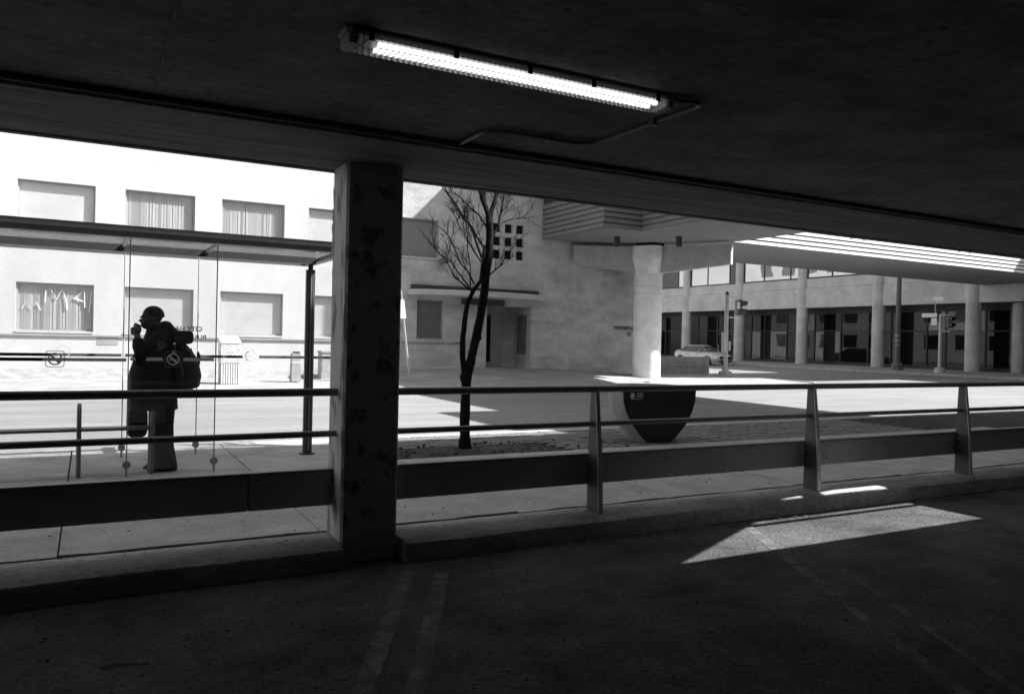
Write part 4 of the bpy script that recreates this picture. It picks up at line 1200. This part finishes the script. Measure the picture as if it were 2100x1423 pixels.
for z in (3.92, 3.72, 3.45): MB().lathe([(.562, z), (.5655, z+.006), (.562, z+.012)], cxp, cyp, 36).build("casting_line", MT["far_precast"], plr)
def bracket(p, q, z_in, z_out, name="bracket_beam"):
    p, q = Vector(p), Vector(q); d = (q-p).normalized(); n_ = Vector((-d.y, d.x))*.15
    mb = MB()
    mb.loft([[(*(r+n_), zl), (*(r-n_), zl), (*(r-n_), 5.30), (*(r+n_), 5.30)] for r, zl in ((p, z_in), (q, z_out))])
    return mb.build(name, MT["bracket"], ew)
bracket((19.75, 24.9), (21.45, 22.15), 4.22, 4.55)
bracket((19.65, 25.0), (16.93, 26.25), 4.22, 4.58)
B(19.3, 20.1, 24.5, 25.3, 5.32, 5.45).build("bearing", MT["black"], ew)
for (x, y), lab in (((17.40, 23.95), "cylindrical downlight under the walkway soffit, left of the pillar head"), ((19.15, 22.5), "cylindrical downlight under the walkway soffit, right of the pillar head")):
    t = thing("downlight", lab, "lamp", (x, y, Z0), "downlights under the walkway")
    MB().tube([(x, y, Z0-.35), (x, y, Z0+.018)], .115, 18).build("can", MT["dark"], t, smooth=True)
    MB().tube([(x, y, Z0-.352), (x, y, Z0-.345)], .09, 18).build("lens", MT["black"], t)

# ================================================================== OFFICE BUILDING at the far corner
ob = thing("office_building", "precast concrete office building with columns and dark glass at the far street corner", "building", (48, 50, .2))
BX = 47.8
ys = [28.7+6.55*k for k in range(-2, 10)]
for k, y in enumerate(ys):
    c_ = MB().loft([[(BX+.05+.43*math.cos(a*math.pi/8+.2)*s_, y+.43*math.sin(a*math.pi/8+.2)*s_, z) for a in range(16)] for z, s_ in ((.0, 1), (4.40, 1), (4.42, 1.06), (5.85, 1.06), (5.87, .92), (13, .92))]).build("column", MT["far_precast"], ob, smooth=True)
for a, b in zip(ys, ys[1:]):
    B(BX-.12, BX+.4, a+.36, b-.36, 4.42, 5.88).build("spandrel", MT["far_precast"], ob, bevel=.02)
    B(BX-.02, BX+.4, a+.36, b-.36, 5.90, 6.62).build("sill_panel", MT["far_precast"], ob, bevel=.02)
    B(BX-.14, BX+.0, a+.36, a+.66, 5.35, 5.80).build("corbel", MT["far_precast"], ob)
    # upper windows
    f = MB().box(BX+.02, BX+.12, a+.37, b-.37, 6.63, 6.73).box(BX+.02, BX+.12, a+.37, b-.37, 9.5, 9.6)
    for y in (a+.37, a+1.2, (a+b)/2+.6, b-.45): f.box(BX+.02, BX+.10, y, y+.08, 6.73, 9.5)
    w = f.build("window", MT["mullion"], ob)
    for p, q in ((a+.45, a+1.2), (a+1.28, (a+b)/2+.6), ((a+b)/2+.68, b-.45)):
        B(BX+.06, BX+.07, p, q, 6.73, 9.5).build("pane", MT[rnd.choice(["glass_up", "glass_up", "glass_low2"])], w)
    B(BX-.1, BX+.4, a+.36, b-.36, 9.62, 13).build("spandrel", MT["far_precast"], ob)
    # shopfront set back behind the columns
    gx = 49.4
    f = MB().box(gx-.05, gx+.05, a, b, .2, .42).box(gx-.05, gx+.05, a, b, 2.68, 2.76).box(gx-.06, gx+.06, a, b, 4.0, 4.42)
    m_ = [a+.05]+[a+v+rnd.uniform(-.35, .35) for v in ((2.2, 4.4), (1.3, 2.5, 4.9), (2.9, 4.1))[ys.index(a) % 3]]
    for y in m_: f.box(gx-.07, gx+.05, y, y+.11, .42, 4.0)
    w = f.build("shopfront", MT["mullion"], ob)
    m_.append(b+.05)
    for p, q in zip(m_, m_[1:]):
        for z0, z1 in ((.42, 2.68), (2.76, 4.0)):
            B(gx-.01, gx+.0, p+.11, q, z0, z1).build("pane", MT[rnd.choice(["glass_low", "glass_low3", "glass_low3", "glass_low2", "glass_low3", "glass_blind" if z0 > 2 else "glass_low"])], w)
B(BX+.4, 49.5, ys[0], ys[-1], 4.43, 4.5).build("arcade_ceiling", MT["walkway_soffit"], ob)
B(BX+.4, 70, ys[0], ys[-1], 4.5, 13).build("core", MT["far_precast"], ob)
B(49.6, 70, ys[0], ys[-1], .1, 4.45).build("core", MT["mullion"], ob)
MB().lathe([(.33, .2), (.33, 4.4)], 48.9, 26.6, 20).build("column", MT["far_precast"], ob, smooth=True)

# ================================================================== STREET FURNITURE AND CAR
def bin_tall():
    t = thing("litter_bin", "square pebble-concrete litter bin with fluted lower half, on the far sidewalk", "litter bin", (3.62, 23.95, .04))
    MB().box(3.34, 3.90, 23.68, 24.22, .62, 1.20).build("bin_body", MT["aggregate"], t, bevel=.02)
    lo = MB().box(3.36, 3.88, 23.70, 24.20, .03, .619).build("lower_body", MT["bin"], t)
    for k in range(8): B(3.365+.066*k, 3.365+.066*k+.042, 23.672, 23.699, .03, .615).build("flute", MT["etch_light"], lo)
    MB().loft([[(3.33, 23.67, 1.202), (3.91, 23.67, 1.202), (3.91, 24.23, 1.202), (3.33, 24.23, 1.202)], [(3.34, 23.67, 1.25), (3.90, 23.67, 1.25), (3.90, 24.23, 1.40), (3.34, 24.23, 1.40)]]).build("lid", MT["etch_light"], t)
bin_tall()
t = thing("litter_bin", "slim grey litter bin with dark cap, just left of the shelter post", "litter bin", (5.65, 24.4, .05))
MB().loft([[(5.50, 24.25, .05), (5.78, 24.25, .05), (5.78, 24.55, .05), (5.50, 24.55, .05)], [(5.51, 24.25, .62), (5.78, 24.25, .62), (5.78, 24.55, .62), (5.51, 24.55, .62)]]).build("bin_body", MT["bin"], t)
B(5.51, 5.78, 24.26, 24.54, .625, .66).build("label_band", MT["etch_light"], t)
B(5.51, 5.77, 24.27, 24.53, .662, .92).build("upper_body", MT["bin"], t)
MB().tube([(5.55, 24.4, .95), (5.76, 24.4, .95)], .035, 10).build("cap", MT["dark"], t)
t = thing("utility_cabinet", "low grey utility cabinet against the white wall, half hidden by the garage column", "cabinet", (7.1, 25.6, .05))
B(6.72, 7.65, 25.4, 25.9, .04, .92).build("cabinet_body", MT["bin"], t, bevel=.02)
B(6.70, 7.67, 25.38, 25.92, .922, .99).build("lid", MT["sill"], t)
B(6.71, 7.66, 25.392, 25.40, .06, .30).build("plinth_panel", MT["sill"], t)
# leaning sign post
t = thing("leaning_sign", "thin leaning sign post with a white plate beside the garage column, on the far sidewalk", "sign", (9.2, 23.9, .1))
MB().tube([(9.22, 23.9, .06), (8.84, 23.9, 3.0)], .035, 8).build("pole", MT["galv"], t, smooth=True)
MB().loft([[(8.80, 23.85, 2.1), (9.03, 23.85, 2.1), (8.95, 23.85, 2.7), (8.72, 23.85, 2.7)], [(8.80, 23.862, 2.1), (9.03, 23.862, 2.1), (8.95, 23.862, 2.7), (8.72, 23.862, 2.7)]]).build("plate", MT["white"], t)

# block wall right of the pillar: two courses
t = thing("block_wall", "low wall of big concrete blocks beside the round pillar on the far corner", "wall", (23, 27.7, .1))
for z0, z1, cuts in ((.06, .425, (20.9, 22.4, 23.3, 25.2, 25.45)), (.435, .90, (20.75, 23.85, 25.46))):
    for a, b in zip(cuts, cuts[1:]):
        B(a+.012, b-.012, 27.55+rnd.uniform(-.01, .01), 28.0, z0, z1).build("block", MT["block"], t, bevel=.012)
B(20.45, 20.95, 26.6, 27.2, .1, .86).build("block", MT["block"], t, bevel=.012)

# traffic signals
def signal_head(t, c, ang, n=2, s=1.0):
    R = Matrix.Rotation(ang, 3, 'Z')
    def T(p): return Vector(c)+R@Vector(p)
    mb = MB()
    for k in range(n):
        z = -.36*k
        v = [T((x*.15*s, y*.11*s, z+zz*.165*s)) for zz in (-1, 1) for y in (-1, 1) for x in (-1, 1)]
        b0 = len(mb.v); mb.v += [tuple(p) for p in v]
        for f in ((0, 2, 3, 1), (4, 5, 7, 6), (0, 1, 5, 4), (2, 6, 7, 3), (0, 4, 6, 2), (1, 3, 7, 5)): mb.f.append(tuple(b0+i for i in f))
    h = mb.build("signal_head", MT["dark"], t, bevel=.01)
    for k in range(n):
        z = -.36*k
        # visor: open tube cut short below, pointing along local -Y
        rings = []
        for y in (-.11, -.36):
            rings.append([T((.13*math.cos(a), y-(.0 if y > -.2 else .06*math.sin(a)), z+.13*math.sin(a))) for a in [math.radians(-50+i*280/14) for i in range(15)]])
        mb = MB(); b0 = 0
        for r in rings: mb.v += [tuple(p) for p in r]
        for i in range(14): mb.f.append((i, i+1, 15+i+1, 15+i))
        mb.build("visor", MT["dark"], h)
        mb = MB(); mb.v = [tuple(T((.115*math.cos(a*math.pi/8), -.112, z+.115*math.sin(a*math.pi/8)))) for a in range(16)]; mb.f = [tuple(range(16))]
        mb.build("lens", MT["black"], h)
    return h
t = thing("traffic_signal", "two-lamp traffic signal on a pale pole, on the corner by the block wall", "traffic light", (25.05, 26.1, .05))
MB().tube([(25.05, 26.1, .1), (25.05, 26.1, 1.8), (25.05, 26.1, 3.72)], [.105, .095, .085], 16).build("pole", MT["galv"], t, smooth=True)
MB().lathe([(.30, .08), (.30, .30), (.16, .34), (.14, .46)], 25.05, 26.1, 12).build("pole_base", MT["galv"], t)
MB().lathe([(.09, 3.72), (.10, 3.74), (.05, 3.84), (.02, 3.88)], 25.05, 26.1, 12).build("cap", MT["dark"], t)
for z in (3.62, 2.72): B(25.12, 25.72, 26.07, 26.13, z-.02, z+.02).build("arm", MT["white"], t)
signal_head(t, (25.78, 26.1, 3.36), math.radians(78))
B(25.50, 25.66, 25.92, 25.93, 3.12, 3.42).build("sign_plate", MT["white"], t)
B(24.87, 24.97, 26.0, 26.2, 1.15, 2.05).build("control_box", MT["galv"], t)
B(25.13, 25.24, 26.0, 26.2, 1.25, 1.65).build("push_button", MT["galv"], t)
t = thing("traffic_signal", "dark-headed traffic signal with side plates before the far glass shopfront", "traffic light", (44.45, 28.6, .1))
MB().tube([(44.45, 28.6, .12), (44.45, 28.6, 3.6)], .10, 14).build("pole", MT["galv"], t, smooth=True)
MB().lathe([(.28, .1), (.28, .40), (.14, .44)], 44.45, 28.6, 12).build("pole_base", MT["galv"], t)
signal_head(t, (44.30, 27.95, 3.30), math.radians(-25))
B(44.40, 44.48, 28.0, 28.6, 3.52, 3.56).build("arm", MT["galv"], t); B(44.40, 44.48, 28.0, 28.6, 2.55, 2.59).build("arm", MT["galv"], t)
B(44.30, 44.33, 28.75, 29.7, 3.42, 3.66).build("sign_plate", MT["white"], t); B(44.30, 44.33, 28.75, 29.1, 2.95, 3.36).build("sign_plate", MT["white"], t)
MB().tube([(44.45, 28.95, 3.0), (44.45, 28.95, 4.5)], .025, 8).build("sign_post", MT["galv"], t)
B(44.40, 44.43, 28.45, 29.05, 4.42, 4.62).build("street_name_plate", MT["white"], t)
t = thing("street_lamp", "tall dark street lamp post on the far sidewalk before the office building", "street lamp", (45.2, 31.9, .1))
MB().tube([(45.2, 31.9, .1), (45.2, 31.9, 2.0), (45.2, 31.9, 8.6)], [.19, .165, .12], 14).build("pole", MT["lamp_pole"], t, smooth=True)
MB().lathe([(.36, .1), (.34, .5), (.22, .62)], 45.2, 31.9, 8).build("pole_base", MT["lamp_pole"], t)
MB().tube([(45.2, 31.9, 8.6), (44.8, 31.9, 9.2), (43.4, 31.9, 9.4)], .06, 8).build("arm", MT["lamp_pole"], t)
MB().ell((43.1, 31.9, 9.38), (.45, .16, .1), 12, 8).build("lamp_head", MT["lamp_pole"], t, smooth=True)
for z in (1.7, 2.0, 2.3): MB().tube([(45.2, 31.9, z), (45.2, 31.9, z+.06)], .172, 12).build("band", MT["galv"], t)

# parked car: nose towards -Y, its right side seen
cr_ = thing("parked_car", "silver sedan car parked at the kerb of the side street, behind the block wall", "car", (41.0, 45.4, 0))
CX, CY0, CZ = 40.45, 46.9, road_z(41)         # rear bumper at CY0, nose at CY0-4.8
def sec(l, w, z0, zb, zt, wt):
    """half-rounded body section at length l from the rear"""
    y = CY0-l
    pts = [(-w*.88, z0), (-w*.97, z0+.10), (-w, z0+.30), (-w*.985, zb-.10), (-w*.93, zb), (-wt, zt), (wt, zt), (w*.93, zb), (w*.985, zb-.10), (w, z0+.30), (w*.97, z0+.10), (w*.88, z0)]
    return [(CX+a, y, CZ+b) for a, b in pts]
bodym = MB().loft([sec(.0, .62, .42, .80, .86, .5), sec(.10, .78, .28, .93, 1.02, .60), sec(.45, .88, .22, .98, 1.07, .66), sec(1.0, .92, .20, .97, 1.04, .70), sec(2.0, .93, .19, .94, .98, .72),
               sec(3.2, .93, .19, .92, .97, .74), sec(3.9, .91, .20, .86, .93, .66), sec(4.4, .85, .22, .76, .83, .58), sec(4.68, .74, .26, .66, .72, .48), sec(4.8, .58, .36, .58, .64, .40)])
cb = bodym.build("body", MT["car"], cr_, smooth=True)
gh = MB()
def gsec(l, w, z, wz=0): return [(CX+a, CY0-l, CZ+z) for a in (-w, w)]
# glasshouse as a lofted frustum along height: outline at belt, roof
belt = [(-.80, .55), (-.83, 1.3), (-.83, 2.4), (-.80, 3.15), (-.55, 3.50), (.55, 3.50), (.80, 3.15), (.83, 2.4), (.83, 1.3), (.80, .55)]
roofl = [(-.56, 1.35), (-.60, 1.6), (-.60, 2.0), (-.585, 2.35), (-.48, 2.55), (.48, 2.55), (.585, 2.35), (.60, 2.0), (.60, 1.6), (.56, 1.35)]
def lay(P, z): return [(CX+a, CY0-l, CZ+z) for a, l in P]
def mixp(t): return [(a*(1-t)+c*t, b*(1-t)+d*t) for (a, b), (c, d) in zip(belt, roofl)]
gh.loft([lay(belt, .93), lay(mixp(.55), 1.20), lay(mixp(.92), 1.40)])
gh.build("side_glass", MT["carglass"], cr_, smooth=True)
MB().loft([lay(mixp(.90), 1.395), lay(mixp(.97), 1.435), lay([(a*.85, 1.95+(b-1.95)*.8) for a, b in roofl], 1.46)]).build("roof", MT["car"], cr_, smooth=True)
for s_ in (-1, 1):
    for pts in ([(.835*s_, 3.10, .93), (.70*s_, 2.72, 1.21), (.575*s_, 2.36, 1.41)], [(.835*s_, 1.95, .94), (.72*s_, 1.95, 1.20), (.61*s_, 1.95, 1.41)], [(.82*s_, .75, .97), (.70*s_, 1.08, 1.22), (.575*s_, 1.40, 1.41)], [(.56*s_, 3.48, .93), (.53*s_, 3.0, 1.19), (.49*s_, 2.56, 1.41)]):
        MB().tube([(CX+a, CY0-l, CZ+z) for a, l, z in pts], .028, 6).build("window_pillar", MT["carpillar"], cr_)
    m1 = MB().ell((CX+s_*.98, CY0-2.98, CZ+1.0), (.10, .06, .07), 10, 8).build("mirror", MT["car"], cr_, smooth=True)
    for l in (.92, 3.82):
        wv = MB().tube([(CX+s_*.70, CY0-l, CZ+.315), (CX+s_*.935, CY0-l, CZ+.315)], .315, 22).build("wheel", MT["tyre"], cr_)
        MB().tube([(CX+s_*.93, CY0-l, CZ+.315), (CX+s_*.942, CY0-l, CZ+.315)], .215, 18).build("rim", MT["chrome"], wv)
        mb = MB()
        for k in range(5):
            a = k*2*math.pi/5; a2 = a+.62
            p = lambda r, an: (CX+s_*.944, CY0-l+r*math.cos(an), CZ+.315+r*math.sin(an))
            mb.quad(p(.06, a+.3), p(.195, a+.18), p(.195, a2+.25), p(.06, a2+.1))
        mb.build("rim_opening", MT["black"], wv)
        rg = []
        for x in (.90, .938):
            rg.append([(CX+s_*x, CY0-l+.375*math.cos(math.radians(t)), CZ+.33+.375*math.sin(math.radians(t))) for t in range(-8, 189, 14)])
        mb = MB(); k = len(rg[0]); mb.v = rg[0]+rg[1]+[(CX+s_*.938, CY0-l+.31*math.cos(math.radians(t)), CZ+.33+.31*math.sin(math.radians(t))) for t in range(-8, 189, 14)]
        for i in range(k-1): mb.f += [(k+i, k+i+1, 2*k+i+1, 2*k+i)]
        mb.build("wheel_arch", MT["black"], cr_)
    MB().loft([[(CX+s_*.60, CY0-4.60, CZ+.66), (CX+s_*.83, CY0-4.30, CZ+.70), (CX+s_*.86, CY0-4.25, CZ+.60), (CX+s_*.66, CY0-4.66, CZ+.54)], [(CX+s_*.62, CY0-4.64, CZ+.66), (CX+s_*.86, CY0-4.31, CZ+.70), (CX+s_*.885, CY0-4.26, CZ+.60), (CX+s_*.69, CY0-4.71, CZ+.54)]]).build("headlight", MT["carglass"], cr_)
    for l in (1.72, 2.72): B(CX+s_*.945-.012, CX+s_*.945+.012, CY0-l-.09, CY0-l+.09, CZ+.80, CZ+.83).build("door_handle", MT["dark"], cr_)
    MB().tube([(CX+s_*.934, CY0-2.02, CZ+.28), (CX+s_*.934, CY0-2.02, CZ+.90)], .006, 4).build("door_gap", MT["black"], cr_)
    B(CX+s_*.66-.12, CX+s_*.66+.12, CY0-.06, CY0+.02, CZ+.68, CZ+.84).build("tail_light", MT["dark"], cr_)
B(CX-.42, CX+.42, CY0-4.83, CY0-4.76, CZ+.44, CZ+.55).build("grille", MT["black"], cr_)
B(CX-.62, CX+.62, CY0-4.80, CY0-4.70, CZ+.27, CZ+.37).build("lower_intake", MT["black"], cr_)

# doors of the shopfront and wall fittings of the far corner
for y in (49.9, 51.3):
    d_ = MB().box(49.30, 49.345, y, y+.08, .22, 2.5).box(49.30, 49.345, y+1.1, y+1.18, .22, 2.5).box(49.30, 49.345, y+.08, y+1.1, 2.40, 2.5).box(49.30, 49.345, y+.08, y+1.1, .22, .5).build("door", MT["mullion"], ob)
    B(49.26, 49.30, y+.95, y+1.0, .9, 1.5).build("handle", MT["steel"], d_)
# drain cover and utility lids in the far sidewalk and road
for i_, (x, y, lab) in enumerate(((17.6, 23.2, "small round iron lid in the sunlit far sidewalk before the pillar"), (18.2, 23.0, "second round iron lid nearer the pillar in the sunlit sidewalk"))):
    tag(MB().tube([(x, y, .03), (x, y, .055)], .12, 14).build("manhole_cover", MT["black"]), lab, "manhole cover", "round lids in the far sidewalk")
# small joined pieces, too small to pick apart one by one
for o in bpy.data.objects:
    n_ = o.name.split(".")[0]
    if n_ in ("bolt", "paint_flakes", "emblem", "rim_opening", "scratched_letters", "lettering", "no_smoking_mark"): o["kind"] = "stuff"
